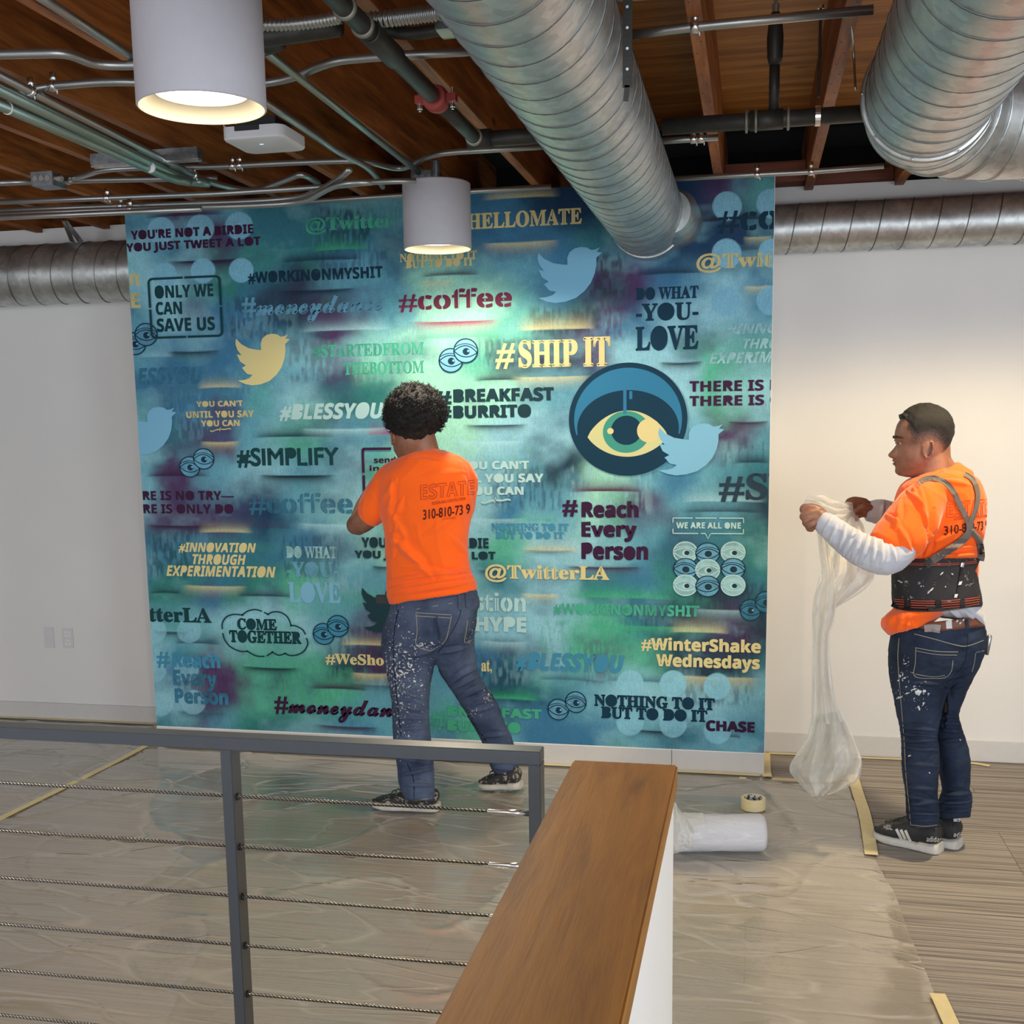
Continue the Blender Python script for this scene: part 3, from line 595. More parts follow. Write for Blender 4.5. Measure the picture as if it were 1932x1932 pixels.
for (x0, x1, yc_, h, col, sd, k) in STR:
    xm, hw = (x0+x1)/2, (x1-x0)/2; bow = ((PXg-xm)/hw)**2*2.0
    yl = yc_ + (PXg-xm)*(-.0562+(yc_-366)*.1033/1010) ; d = (PYg-yl)*sd + bow*1.0
    prof = np.where(d > 0, np.exp(-(d/h)**1.3), np.clip(1+d/1.6, 0, 1))
    ends = np.clip(1-np.abs((PXg-xm)/hw)**4, 0, 1)*np.clip((1.03-np.abs(PXg-xm)/hw)*4, 0, 1)
    C = over(C, col, np.clip(prof*ends*k*(.85 if col == Y_ else 1.15), 0, 1))
# large spray dots
def dots(C, pts, r, col, k, seed):
    for (x, y) in pts:
        d = np.hypot(PXg-x, (PYg-y)); C = over(C, col, np.clip((r-d)/1.6, 0, 1)*k*np.clip(.70+fbm(20, 20, seed, 2)*.7, 0, 1))
    return C
C = dots(C, [(304,436),(378,431),(451,426)], 27, (122,182,206), .9, 3); C = dots(C, [(311,519),(383,511),(455,510)], 24, (122,182,206), .9, 4)
C = dots(C, [(1372,389),(1455,384),(1371,478),(1458,478),(1370,569),(1455,567)], 28.5, (124,184,208), .97, 5)
C = dots(C, [(291,1190),(357,1190),(290,1265),(352,1262),(303,1328),(365,1325)], 24, (140,196,212), .6, 6)
C = dots(C, [(1189,1290),(1270,1290),(1353,1295)], 26, (134,196,214), .92, 7); C = dots(C, [(1189,1362),(1270,1366),(1354,1378)], 26.5, (134,196,214), .75, 8)
C *= (1.0+.16*fbm(120, 100, 91, 3))[..., None]
vs = np.stack([GX, np.full_like(GX, YP), GZ], -1).reshape(-1, 3)
q = np.arange(NX*NZ).reshape(NZ, NX); F = np.stack([q[:-1, :-1], q[:-1, 1:], q[1:, 1:], q[1:, :-1]], -1).reshape(-1, 4)
me = bpy.data.meshes.new('printed_sheet'); me.vertices.add(len(vs)); me.vertices.foreach_set('co', vs.ravel()); me.loops.add(F.size); me.loops.foreach_set('vertex_index', F.ravel().astype(np.int32))
me.polygons.add(len(F)); me.polygons.foreach_set('loop_start', np.arange(0, F.size, 4, dtype=np.int32)); me.polygons.foreach_set('loop_total', np.full(len(F), 4, dtype=np.int32)); me.update()
ca = me.color_attributes.new('print', 'FLOAT_COLOR', 'POINT'); ca.data.foreach_set('color', np.concatenate([np.clip(C, 0, 1).reshape(-1, 3), np.ones((NX*NZ, 1))], 1).ravel())
t = NT('mural_print'); at = t.n('ShaderNodeVertexColor'); at.layer_name = 'print'; c = t.coords((90, 90, 14), 'World'); n = t.noise(c, 1.5, 4, .7)
sp2 = t.noise(t.coords((1, 1, 1), 'World'), 160, 2); k = t.ramp(t.math('ADD', t.math('MULTIPLY', n, .5), t.math('MULTIPLY', sp2, .5)), [(.4, (.88,.88,.88)), (.62, (1.1,1.1,1.1))])
t.base(t.mix(1.0, at.outputs[0], k, 'MULTIPLY')).set(Roughness=.55, Specular_IOR_Level=.22); t.bump(n, .04, .002); M['print'] = t.m
link('printed_sheet', me, M['print'], mural)
MB().box((XL-.0008, YM-.0006, .1075), (XR_+.0008, YM+.003, .112)).box((XR_-.0012, YM-.0009, .108), (XR_+.0012, YM+.003, ZM)).build('white_edge', M['mwhite'], mural)

# ---------- lettering
def paint(name, col, wear=0.0):
    t = NT(name); t.base(srgb(*col)).set(Roughness=.6, Specular_IOR_Level=.15)
    if wear > 0:
        T = t.n('ShaderNodeBsdfTransparent'); mx = t.n('ShaderNodeMixShader'); n = t.noise(t.coords((1, 1, 1), 'World'), 9, 5, .7)
        r = t.ramp(n, [(max(0, .62-wear*.42), (1, 1, 1)), (.74-wear*.2, (1-wear, 1-wear, 1-wear))])
        t.l(r, mx.inputs[0]); t.l(T.outputs[0], mx.inputs[1]); t.l(t.b.outputs[0], mx.inputs[2]); t.l(mx.outputs[0], t.out.inputs[0])
    return t.m
INK = dict(purple=paint('ink_purple', (58,28,60)), navy=paint('ink_navy', (18,56,78)), yellow=paint('ink_yellow', (218,206,146)), sky=paint('ink_sky', (124,184,214)), pale=paint('ink_pale', (176,214,214)),
           navyw=paint('ink_navy_worn', (18,50,72), .45), skyw=paint('ink_sky_worn', (104,164,192), .5), palew=paint('ink_pale_worn', (150,200,206), .5), greenw=paint('ink_green_worn', (74,176,146), .45), green=paint('ink_green', (72,172,136)),
           blue=paint('ink_blue', (66,140,172)), bluew=paint('ink_blue_worn', (62,128,160), .55), maroon=paint('ink_maroon', (110,44,72)), teal=paint('ink_teal', (20,64,70)), slate=paint('ink_slate', (28,58,68)), yelloww=paint('ink_yellow_worn', (206,194,136), .3), ghost=paint('ink_ghost', (40,62,78), .35))
LAY = [0]
def remap(s, up, lo):
    return ''.join(chr(up+ord(c)-65) if 'A' <= c <= 'Z' else chr(lo+ord(c)-97) if 'a' <= c <= 'z' else c for c in s)
def text_loops(s, style='sans', off=0.0, shear=0.0, space=1.0):
    if 'serif' in style: s = remap(s, 0x1D400, 0x1D41A)
    elif 'script' in style: s = remap(s, 0x1D4D0, 0x1D4EA)
    elif 'mono' in style: s = remap(s, 0x1D670, 0x1D68A)
    elif 'bold' in style: s = remap(s, 0x1D5D4, 0x1D5EE)
    elif 'outline' in style: s = ''.join({'E':'\U0001D53C','S':'\U0001D54A','T':'\U0001D54B','A':'\U0001D538'}.get(c, c) for c in s)
    cu = bpy.data.curves.new('lettering', 'FONT'); cu.body = s; cu.size = 1; cu.offset = off; cu.shear = shear; cu.space_character = space; cu.resolution_u = 5
    o = bpy.data.objects.new('lettering', cu); COL.objects.link(o); dg = bpy.context.evaluated_depsgraph_get(); dg.update()
    me = bpy.data.meshes.new_from_object(o.evaluated_get(dg)); bpy.data.objects.remove(o); bpy.data.curves.remove(cu)
    bm = bmesh.new(); bm.from_mesh(me); bpy.data.meshes.remove(me); bmesh.ops.remove_doubles(bm, verts=bm.verts, dist=1e-5)
    es = {e for e in bm.edges if len(e.link_faces) == 1}; loops = []
    while es:
        e = es.pop(); v0, v = e.verts; L = [v0.co.copy(), v.co.copy()]
        while v != v0:
            nx_ = next((x for x in v.link_edges if x in es), None)
            if nx_ is None: break
            es.discard(nx_); v = nx_.other_vert(v); L.append(v.co.copy())
        if len(L) > 3: loops.append([(p.x, p.y) for p in L[:-1]])
    bm.free(); return loops
def area2(L): return .5*sum(L[i][0]*L[(i+1) % len(L)][1]-L[(i+1) % len(L)][0]*L[i][1] for i in range(len(L)))
def inside(p, L):
    c = False
    for i in range(len(L)):
        (x1, y1), (x2, y2) = L[i], L[i-1]
        if (y1 > p[1]) != (y2 > p[1]) and p[0] < (x2-x1)*(p[1]-y1)/(y2-y1)+x1: c = not c
    return c
def loops_mesh(loops, fill, slit=0.0):
    """2-D loops -> bmesh in the x-y plane; 'fill' closes the counters, 'slit' cuts the stencil bridge"""
    loops = sorted(loops, key=lambda L: -abs(area2(L))); outs = []
    for L in loops:
        for o in outs:
            if inside(L[0], o[0]): o.append(L); break
        else: outs.append([L])
    bm = bmesh.new()
    for grp in outs:
        g2 = [grp[0]] if (fill is True or (callable(fill) and fill(grp))) else grp
        tris = tessellate_polygon([[Vector((x, y, 0)) for x, y in L] for L in g2]); pts = [p for L in g2 for p in L]
        vv = [bm.verts.new((x, y, 0)) for x, y in pts]; fs = []
        for tr in tris:
            try: fs.append(bm.faces.new([vv[i] for i in tr]))
            except ValueError: pass
        if slit and abs(area2(grp[0])) > .02:
            xs = [p[0] for p in grp[0]]; cx = (min(xs)+max(xs))/2
            geom = fs + vv + list({e for f in fs for e in f.edges})
            for sx in (-1, 1):
                r = bmesh.ops.bisect_plane(bm, geom=geom, plane_co=(cx+sx*slit/2, 0, 0), plane_no=(1, 0, 0)); geom = [g for g in r['geom']]
                geom = list(dict.fromkeys(geom))
            kill = [f for f in geom if isinstance(f, bmesh.types.BMFace) and f.is_valid and abs(f.calc_center_median().x-cx) < slit/2]
            bmesh.ops.delete(bm, geom=kill, context='FACES')
    return bm
def place(bm, x0, yt, yb, x1, ink, name='lettering', clip=True, fit=None, parent=None, ysh=0):
    LAY[0] += 1; Yl = YP - .0004 - .00004*LAY[0]
    xs = [v.co.x for v in bm.verts]; ys = [v.co.y for v in bm.verts]
    if fit is None: fit = (min(xs), min(ys), max(xs), max(ys))
    X0, Zt = mp(x0, yt); _, Zb = mp(x0, yb); zc_ = (Zt+Zb)/2
    X1 = ony(x1, yt, YP).x
    for v in bm.verts:
        v.co = Vector((X0+(v.co.x-fit[0])/(fit[2]-fit[0])*(X1-X0), Yl-v.co.z, Zb+(v.co.y-fit[1])/(fit[3]-fit[1])*(Zt-Zb)))
    if clip:
        for co_, no in (((XL+.001, 0, 0), (-1, 0, 0)), ((XR_-.001, 0, 0), (1, 0, 0))):
            bmesh.ops.bisect_plane(bm, geom=bm.verts[:]+bm.edges[:]+bm.faces[:], plane_co=co_, plane_no=no, clear_outer=True)
    bmesh.ops.recalc_face_normals(bm, faces=bm.faces)
    for f in bm.faces:
        if f.normal.y > 0: f.normal_flip()
    me = bpy.data.meshes.new(name); bm.to_mesh(me); bm.free(); return link(name, me, INK[ink] if isinstance(ink, str) else ink, parent or mural)
def ring2(bm, cx, cy, r0, r1, a0=0, a1=360, n=48, sy=1, m=0):
    A = [math.radians(a0+(a1-a0)*i/n) for i in range(n+1)]
    o = [bm.verts.new((cx+r1*math.cos(a), cy+r1*math.sin(a)*sy, 0)) for a in A]
    if r0 <= 0:
        c = bm.verts.new((cx, cy, 0))
        for i in range(n): bm.faces.new((c, o[i], o[i+1])).material_index = m
    else:
        q = [bm.verts.new((cx+r0*math.cos(a), cy+r0*math.sin(a)*sy, 0)) for a in A]
        for i in range(n): bm.faces.new((q[i], o[i], o[i+1], q[i+1])).material_index = m
def arcstrip(bm, p, q, sag, w):
    """curved line from p to q bulging by sag"""
    p, q = np.array(p, float), np.array(q, float); d = q-p; nn = np.array([-d[1], d[0]])/np.hypot(*d); pts = [p+d*t+nn*sag*4*t*(1-t) for t in np.linspace(0, 1, 15)]
    line2(bm, pts, w)
def line2(bm, pts, w, closed=False, z=0):
    pts = [np.array(p, float) for p in pts]; A, B2 = [], []
    for i, p in enumerate(pts):
        a = pts[i-1] if (i > 0 or closed) else p; b = pts[(i+1) % len(pts)] if (i < len(pts)-1 or closed) else p
        d = b-a; d = d/max(np.hypot(*d), 1e-9); nn = np.array([-d[1], d[0]])*w/2
        A.append(bm.verts.new((*(p+nn), z))); B2.append(bm.verts.new((*(p-nn), z)))
    for i in range(len(pts) if closed else len(pts)-1):
        j = (i+1) % len(pts); bm.faces.new((A[i], B2[i], B2[j], A[j]))
def T(s, x0, yt, yb, x1, ink, style='bold', fill=False, slit=0, off=0.0, shear=0.0, space=1.0, jit=0):
    L = text_loops(s, style, 0, shear, space); off = max(off, 0)+(.028 if style in ('bold', 'sans') else .016)
    bm = loops_mesh(L, fill, slit)
    for l in L:                     # stencil weight: a band of paint along every outline
        if fill and any(l is not o and abs(area2(o)) > abs(area2(l)) and inside(l[0], o) for o in L): continue
        if slit and style != 'serif':
            xs = [p[0] for p in l]; cx = (min(xs)+max(xs))/2; l2 = [p if abs(p[0]-cx) > slit/2+off else None for p in l]
            run = []
            for p in l2+[None]:
                if p is None:
                    if len(run) > 1: line2(bm, run, off*1.2, z=.00002)
                    run = []
                else: run.append(p)
            continue
        line2(bm, l, off*1.6, True, z=.00002)
    return place(bm, x0, yt, yb, x1, ink)
B_ = dict(style='bold'); S_ = dict(style='serif', off=.012)
big = lambda g: True
T("YOU'RE NOT A BIRDIE", 246, 435, 453, 478, 'purple', fill=True, off=.015); T("YOU JUST TWEET A LOT", 237, 459, 480, 492, 'purple', fill=True, off=.015)
T("n", 244, 516, 540, 262, 'yelloww'); T("E", 246, 552, 582, 264, 'yelloww', fill=True)
T("ONLY WE", 291, 539, 564, 402, 'teal', fill=True); T("CAN", 293, 570, 595, 343, 'teal'); T("SAVE US", 295, 601, 627, 405, 'teal')
T("#WorkinOnMyShit".replace('orkin', 'ORKIN').replace('n', 'N').replace('y', 'Y').replace('hit', 'HIT'), 467, 513, 537, 722, 'navyw', fill=True)
T("#moneydance", 455, 562, 612, 722, 'skyw', 'script', off=.02)
T("#STARTEDFROM", 589, 651, 677, 800, 'greenw', **S_); T("THEBOTTOM", 648, 684, 708, 800, 'greenw', **S_)
T("ESSYOU", 258, 694, 727, 383, 'bluew', 'bold', fill=True, shear=.25, off=.01)
T("YOU CAN'T", 370, 757, 768, 458, 'yelloww', fill=True); T("UNTIL YOU SAY", 351, 776, 789, 479, 'yelloww', fill=True); T("YOU CAN", 379, 793, 805, 452, 'yelloww', fill=True)
T("#BLESSYOU", 526, 762, 795, 725, 'pale', 'bold', fill=True, shear=.25, off=.012)
T("#SIMPLIFY", 446, 845, 883, 639, 'teal', 'sans', fill=True, off=.012)
T("send", 705, 862, 874, 747, 'purple'); T("in red", 697, 878, 889, 757, 'purple')
T("RE IS NO TRY\u2014", 269, 926, 944, 441, 'purple', fill=True); T("RE IS ONLY DO", 270, 951, 969, 440, 'purple', fill=True)
T("#coffee", 469, 930, 972, 665, 'bluew', slit=.035, fill=False)
T("#INNOVATION", 336, 1023, 1043, 483, 'yellow', fill=True, shear=.28); T("THROUGH", 363, 1045, 1065, 464, 'yellow', fill=True, shear=.28); T("EXPERIMENTATION", 313, 1066, 1087, 520, 'yellow', fill=True, shear=.28)
T("DO WHAT", 539, 1030, 1053, 635, 'palew', fill=True, **S_); T("-YOU-", 540, 1059, 1088, 639, 'skyw', fill=True, **S_); T("LOVE", 543, 1097, 1137, 642, 'sky', fill=True, **S_)
T("tterLA", 280, 1145, 1173, 398, 'teal', **S_)
T("COME", 447, 1166, 1188, 522, 'teal', 'serif', fill=True, off=.03); T("TOGETHER", 432, 1188, 1212, 568, 'teal', 'serif', fill=True, off=.03)
T("#", 295, 1229, 1260, 319, 'blue'); T("Reach", 325, 1229, 1259, 415, 'blue', fill=False, off=.02); T("Every", 326, 1263, 1302, 409, 'bluew', off=.02); T("Person", 329, 1298, 1327, 430, 'bluew', off=.02)
T("#WeSho", 614, 1232, 1254, 724, 'yellow', **S_); T("(", 826, 1232, 1258, 834, 'yellow'); T("at,", 908, 1245, 1270, 928, 'yellow', **S_)
T("#moneydance", 517, 1313, 1358, 776, 'purple', 'script', off=.022)
T("HELLOMATE", 882, 403, 434, 1098, 'yellow', slit=.03, **S_); T("@Twitter", 576, 411, 444, 743, 'greenw', **S_)
T("NOTHING TO IT", 754, 479, 495, 900, 'yelloww', fill=True, **S_); T("BUT TO DO IT", 765, 491, 507, 894, 'yelloww', fill=True, **S_)
T("#coffee", 752, 549, 590, 966, 'maroon', slit=.035)
T("#", 934, 648, 697, 972, 'yellow', 'sans', shear=.2); T("SHIP", 978, 642, 695, 1090, 'yellow', 'serif', off=.02); T("IT", 1100, 636, 692, 1152, 'yellow', 'serif', off=.02)
T("DO WHAT", 1199, 543, 567, 1318, 'navy', fill=True, **S_); T("-YOU-", 1200, 573, 607, 1318, 'navy', fill=True, **S_); T("LOVE", 1199, 616, 663, 1318, 'navy', fill=True, **S_)
T("#co", 1355, 399, 442, 1470, 'navy', slit=.035); T("@Twitt", 1314, 479, 516, 1476, 'yelloww', slit=.03, **S_)
T("#INNO", 1370, 611, 633, 1470, 'palew', shear=.28, off=-.005); T("THRO", 1402, 639, 659, 1470, 'palew', shear=.28, fill=True); T("EXPERIME", 1338, 666, 687, 1474, 'palew', shear=.28, fill=True)
T("THERE IS NO", 1301, 719, 740, 1503, 'purple', fill=True); T("THERE IS ON", 1301, 747, 767, 1503, 'purple', fill=True)
T("#", 819, 738, 772, 852, 'slate', off=.02); T("BREAKFAST", 855, 734, 760, 1045, 'slate', fill=True, off=.02); T("#", 824, 766, 796, 852, 'slate', off=.02); T("BURRITO", 855, 765, 790, 1002, 'slate', fill=True, off=.02)
T("#S", 1357, 893, 947, 1449, 'ghost', **S_); T("H", 1450, 893, 942, 1480, 'ghost', **S_)
T("YOU CAN'T", 868, 870, 886, 998, 'pale', fill=True, off=.01); T("UNTIL YOU SAY", 832, 894, 911, 1026, 'pale', fill=True, off=.01); T("YOU CAN", 877, 918, 934, 988, 'pale', fill=True, off=.01)
T("#", 1061, 943, 975, 1090, 'purple', off=.02); T("Reach", 1097, 945, 977, 1205, 'purple', fill=True, off=.02); T("Every", 1097, 984, 1022, 1202, 'purple', fill=True, off=.02); T("Person", 1097, 1023, 1056, 1223, 'purple', fill=True, off=.02)
T("NOTHING TO IT", 927, 987, 1001, 1073, 'blue', fill=True, **S_); T("BUT TO DO IT", 935, 1003, 1016, 1064, 'blue', fill=True, **S_)
T("@TwitterLA", 915, 1064, 1098, 1150, 'yellow', slit=.025, **S_)
T("WE ARE ALL ONE", 1276, 985, 997, 1398, 'pale', fill=True)
T("#WORKINONMYSHIT", 1044, 1137, 1160, 1320, 'greenw', fill=True)
T("stion", 895, 1117, 1153, 992, 'pale', slit=.03); T("HYPE", 896, 1162, 1191, 993, 'pale', fill=True, off=.02)
T("#WinterShake", 1210, 1201, 1228, 1436, 'yellow', off=.008); T("Wednesdays", 1238, 1232, 1264, 1434, 'yellow', off=.008)
T("#BLESSYOU", 971, 1229, 1266, 1178, 'blue', fill=True, shear=.25, off=.012)
T("NOTHING TO IT", 1121, 1309, 1332, 1349, 'navy', 'serif', fill=True, off=.03); T("BUT TO DO IT", 1134, 1332, 1355, 1335, 'navy', 'serif', fill=True, off=.03)
T("CHASE", 1332, 1358, 1379, 1424, 'purple', fill=True, off=.025)
T("#", 808, 1340, 1378, 842, 'greenw'); T("BREAKFAST", 844, 1331, 1350, 1022, 'green', fill=True, off=.02); T("BURRITO", 844, 1357, 1378, 982, 'green', fill=True, off=.02)
T("YOU'RE NOT A BIRDIE", 682, 1013, 1033, 922, 'slate', fill=True, off=.015); T("YOU JUST TWEET A LOT", 669, 1038, 1057, 935, 'slate', fill=True, off=.015)
# ---------- drawn marks
def poly_mesh(pts, yflip=True):
    return loops_mesh([[(x, -y) for x, y in pts]], True)
BIRD = [(1160,962),(1140,990),(1170,998),(1138,1028),(1138,1075),(1128,1130),(1106,1188),(1070,1238),(1020,1280),(960,1302),(900,1308),(850,1296),(803,1272),(850,1268),(885,1257),(906,1236),(868,1226),(836,1184),(864,1168),(826,1140),(806,1088),(838,1098),(812,1060),(800,1020),(806,980),(840,1020),(890,1050),(945,1062),(973,1065),(972,1020),(985,985),(1015,962),(1050,955),(1085,960),(1110,978),(1135,974)]
def bird(x0, yt, yb, x1, ink): place(poly_mesh(BIRD), x0, yt, yb, x1, ink, 'bird_silhouette')
bird(444, 632, 728, 547, 'yellow'); bird(229, 769, 859, 333, 'sky'); bird(682, 1102, 1192, 778, 'slate'); bird(1014, 470, 573, 1136, 'sky')
def eye_lines(bm, cx, cy, r, tilt=.0, w=.055):
    R2 = lambda x, y: (cx+r*(x*math.cos(tilt)-y*math.sin(tilt)), cy+r*(x*math.sin(tilt)+y*math.cos(tilt)))
    ring2(bm, cx, cy, r*(1-w), r*(1+w))
    arcstrip(bm, R2(-.97, -.1), R2(.97, -.1), r*.52, r*.09); arcstrip(bm, R2(-.97, -.1), R2(.97, -.1), -r*.42, r*.09); arcstrip(bm, R2(-.93, .25), R2(.93, .25), r*.34, r*.07)
    x, y = R2(.05, -.06); ring2(bm, x, y, 0, r*.30); 
def eyes(x0, yt, yb, x1, line='navy', fill='skyw'):
    W_, H2 = 100.0, 100.0*(yb-yt)/(x1-x0); r = min(W_, H2)*.36; a, b = (r, r*1.0), (W_-r, H2-r)
    for c_ in (a, b):
        if fill: bm = bmesh.new(); ring2(bm, c_[0], c_[1], 0, r); place(bm, x0, yt, yb, x1, fill, 'eye_disc', fit=(0, 0, W_, H2))
        bm = bmesh.new(); eye_lines(bm, c_[0], c_[1], r, -.1); place(bm, x0, yt, yb, x1, line, 'eye_drawing', fit=(0, 0, W_, H2))
    bm = bmesh.new()
    for c_ in (a, b): ring2(bm, c_[0]+r*.22, c_[1]-r*.02, 0, r*.10, n=14)
    place(bm, x0, yt, yb, x1, 'sky', 'pupil_highlight', fit=(0, 0, W_, H2))
eyes(232, 612, 670, 296); eyes(338, 847, 900, 403); eyes(590, 1160, 1215, 657, 'navy', 'blue'); eyes(828, 641, 703, 901, 'navy', 'sky'); eyes(1034, 1303, 1357, 1106); eyes(1397, 1115, 1170, 1465, 'slate', 'bluew')
# nine stacked eyes under their caption
for j in range(3):
    for i in range(3):
        bm = bmesh.new(); ring2(bm, 0, 0, 0, 1, n=32); x0_, y0_ = 1271+i*45-(3 if i == 1 else 0), 1022+j*31+(2 if i == 1 else 0); place(bm, x0_, y0_, y0_+39, x0_+45, 'skyw' if (i+j) % 2 else 'palew', 'eye_disc', fit=(-1, -1, 1, 1))
        bm = bmesh.new(); eye_lines(bm, 0, 0, 1, -.12 if i != 1 else .1, .05); place(bm, x0_, y0_, y0_+39, x0_+45, 'pale' if (i+j) % 2 == 0 else 'navyw', 'eye_drawing', fit=(-1, -1, 1, 1))
        bm = bmesh.new(); ring2(bm, .12, -.06, 0, .22, n=16); place(bm, x0_, y0_, y0_+39, x0_+45, 'slate', 'pupil', fit=(-1, -1, 1, 1))
def frame2(x0, yt, yb, x1, ink, w, gaps=(), rad=0, name='line_frame'):
    W_, H2 = 100.0, 100.0*(yb-yt)/(x1-x0); bm = bmesh.new(); g = 3
    segs_ = {'t': ((rad, H2), (W_-rad, H2)), 'b': ((rad, 0), (W_-rad, 0)), 'l': ((0, rad), (0, H2-rad)), 'r': ((W_, rad), (W_, H2-rad))}
    for k_, (p, q2) in segs_.items():
        p, q2 = np.array(p), np.array(q2); f_ = gaps.get(k_, [(0, .485), (.515, 1)]) if isinstance(gaps, dict) else [(0, .485), (.515, 1)]
        for a, b in f_: line2(bm, [p+(q2-p)*a, p+(q2-p)*b], w)
    if rad:
        for (cx, cy, a0) in ((rad, rad, 180), (W_-rad, rad, 270), (W_-rad, H2-rad, 0), (rad, H2-rad, 90)): ring2(bm, cx, cy, rad-w/2, rad+w/2, a0, a0+90, 8)
    place(bm, x0, yt, yb, x1, ink, name, fit=(0, 0, W_, H2))
frame2(281, 527, 638, 415, 'teal', 3.2, rad=6); frame2(1270, 977, 1006, 1403, 'pale', 1.4, dict(t=[(0, .28), (.32, .62), (.66, 1)], b=[(0, .36), (.40, .47), (.54, 1)], l=[(0, .3), (.7, 1)], r=[(0, .3), (.7, 1)]))
frame2(685, 847, 940, 800, 'purple', 4.2, dict(t=[(0, .47), (.52, 1)], b=[(0, .47), (.52, 1)], l=[(0, .47), (.52, 1)], r=[(0, .47), (.52, 1)]))
bm = bmesh.new(); line2(bm, [(0, 10), (5, 0), (10, 10)], 2); place(bm, 1331, 1007, 1017, 1341, 'pale', 'bubble_pointer')
# swashes under the "you can" lines
for (a, b, c_, d_, ink) in ((397, 806, 815, 437, 'yelloww'), (908, 938, 950, 964, 'pale')):
    bm = bmesh.new(); line2(bm, [(0, 2), (12, 0), (30, 5), (50, 7), (70, 6), (90, 9), (100, 7)], 4); line2(bm, [(46, 0), (50, 14)], 3); place(bm, a, b, c_, d_, ink, 'swash')
# cloud round COME TOGETHER
CLD = [[(670,1140),(672,1100),(700,1060),(750,1042),(805,1045),(805,1045),(840,1020),(890,1008),(935,1018)], [(948,1024),(972,1037),(972,1037),(1010,1020),(1060,1025),(1100,1055),(1118,1105),(1118,1105),(1150,1108),(1190,1130),(1208,1160)],
       [(1213,1182),(1220,1220),(1195,1265),(1150,1292),(1100,1297),(1072,1285),(1072,1285),(1030,1298),(990,1280),(990,1280),(952,1305)], [(938,1309),(880,1306),(827,1278),(827,1278),(780,1280),(720,1255),(682,1210),(671,1165)]]
bm = bmesh.new()
for L in CLD: line2(bm, [(p.x, -p.y) for p in smooth_path([(x, y, 0) for x, y in L], 5)], 9)
place(bm, 417, 1147, 1237, 580, 'teal', 'cloud_outline')
# the big eye emblem: dark disc, blue lid, yellow white, green iris
EB = (1073, 687, 898, 1298)
def ep(bm, ink, nm): place(bm, *EB, ink, nm, fit=(-1, -1, 1, 1))
INK['lid'] = paint('ink_lid', (50,122,160)); INK['iris'] = paint('ink_iris', (66,150,134)); INK['eyew'] = paint('ink_eye_cream', (206,206,150))
bm = bmesh.new(); ring2(bm, 0, 0, 0, 1, n=96); ep(bm, 'navy', 'emblem_disc')
outer = [(.91*math.cos(a), .91*math.sin(a)) for a in np.linspace(math.radians(197), math.radians(-17), 50)]
inner = [(.86*math.cos(a), -.16+.68*math.sin(a)) for a in np.linspace(math.radians(-8), math.radians(188), 40)]
ep(loops_mesh([outer+inner], True), 'lid', 'eyelid')
lens = [(x, -.30+.46*(1-(x/.68)**2)**.8*1.0) for x in np.linspace(-.68, .68, 30)] + [(x, -.30-.36*(1-(x/.68)**2)**.8) for x in np.linspace(.67, -.67, 30)]
ep(loops_mesh([lens], True), 'eyew', 'eye_white')
bm = bmesh.new(); ring2(bm, -.02, -.22, 0, .40, n=48, sy=.93); ep(bm, 'iris', 'iris'); bm = bmesh.new(); ring2(bm, .22, -.2, 0, .24, n=40); 
bm.free(); bm = bmesh.new(); ring2(bm, -.02, -.19, 0, .26, n=48); ep(bm, 'navy', 'pupil')
bm = bmesh.new(); ring2(bm, -.29, -.20, 0, .055, n=20); ep(bm, 'yellow', 'pupil_highlight')
bm = bmesh.new(); ring2(bm, .36, -.2, 0, .20, n=40, sy=1.05); ep(bm, 'yellow', 'eye_corner')
bm = bmesh.new(); line2(bm, [(-.045, .52), (-.045, .1)], .055); line2(bm, [(.055, .50), (.055, .36)], .05); ep(bm, 'lid', 'lid_notch')
# mural is drawn: bring the last bird back over the emblem
bird(1242, 800, 897, 1367, 'sky')
# ================================================================== RAILING, HALF WALL, FLOOR FILM, SMALL THINGS
RY0 = 2.0; RZ = 1.07
pm = onz(400, 1412, RZ).x; xe = onz(1021, 1416, RZ).x
rail = empty('cable_railing', (pm, RY0, 0), 'charcoal metal railing with thin horizontal steel cables in the foreground', 'railing')
MB().box((-3.3, RY0-.0, RZ-.026), (xe, RY0+.04, RZ)).build('top_rail', M['rail'], rail, bevel=.0015)
px0 = onz(379, 1411, RZ).x; px1 = px0+.0235
MB().box((px0, RY0, .001), (px1, RY0+.04, RZ-.026)).build('post', M['rail'], rail, bevel=.0012)
MB().box((xe-.0235, RY0, .001), (xe, RY0+.04, RZ-.0262)).build('post', M['rail'], rail, bevel=.0012)
MB().box((-3.3, RY0, .001), (-3.2765, RY0+.04, RZ-.0262)).build('post', M['rail'], rail, bevel=.0012)
def braid(me_pts, r):
    return MB().tube(me_pts, r, 10)
cz = [ony(200, y, RY0+.018).z for y in (1488, 1579, 1667, 1757, 1846.5, 1936)]
t = NT('twisted_cable'); c = t.coords((1, 1, 1), 'World'); wv = t.n('ShaderNodeTexWave', bands_direction='DIAGONAL'); wv.inputs['Scale'].default_value = 75; t.l(c, wv.inputs[0])
t.base(t.ramp(wv.outputs['Fac'], [(.25, (.09,.085,.08)), (.65, (.36,.34,.31))])).set(Metallic=1, Roughness=.3); t.bump(wv.outputs['Fac'], .8, .002); M['braid'] = t.m
zt = cz[0]; stp = (cz[0]-cz[-1])/5
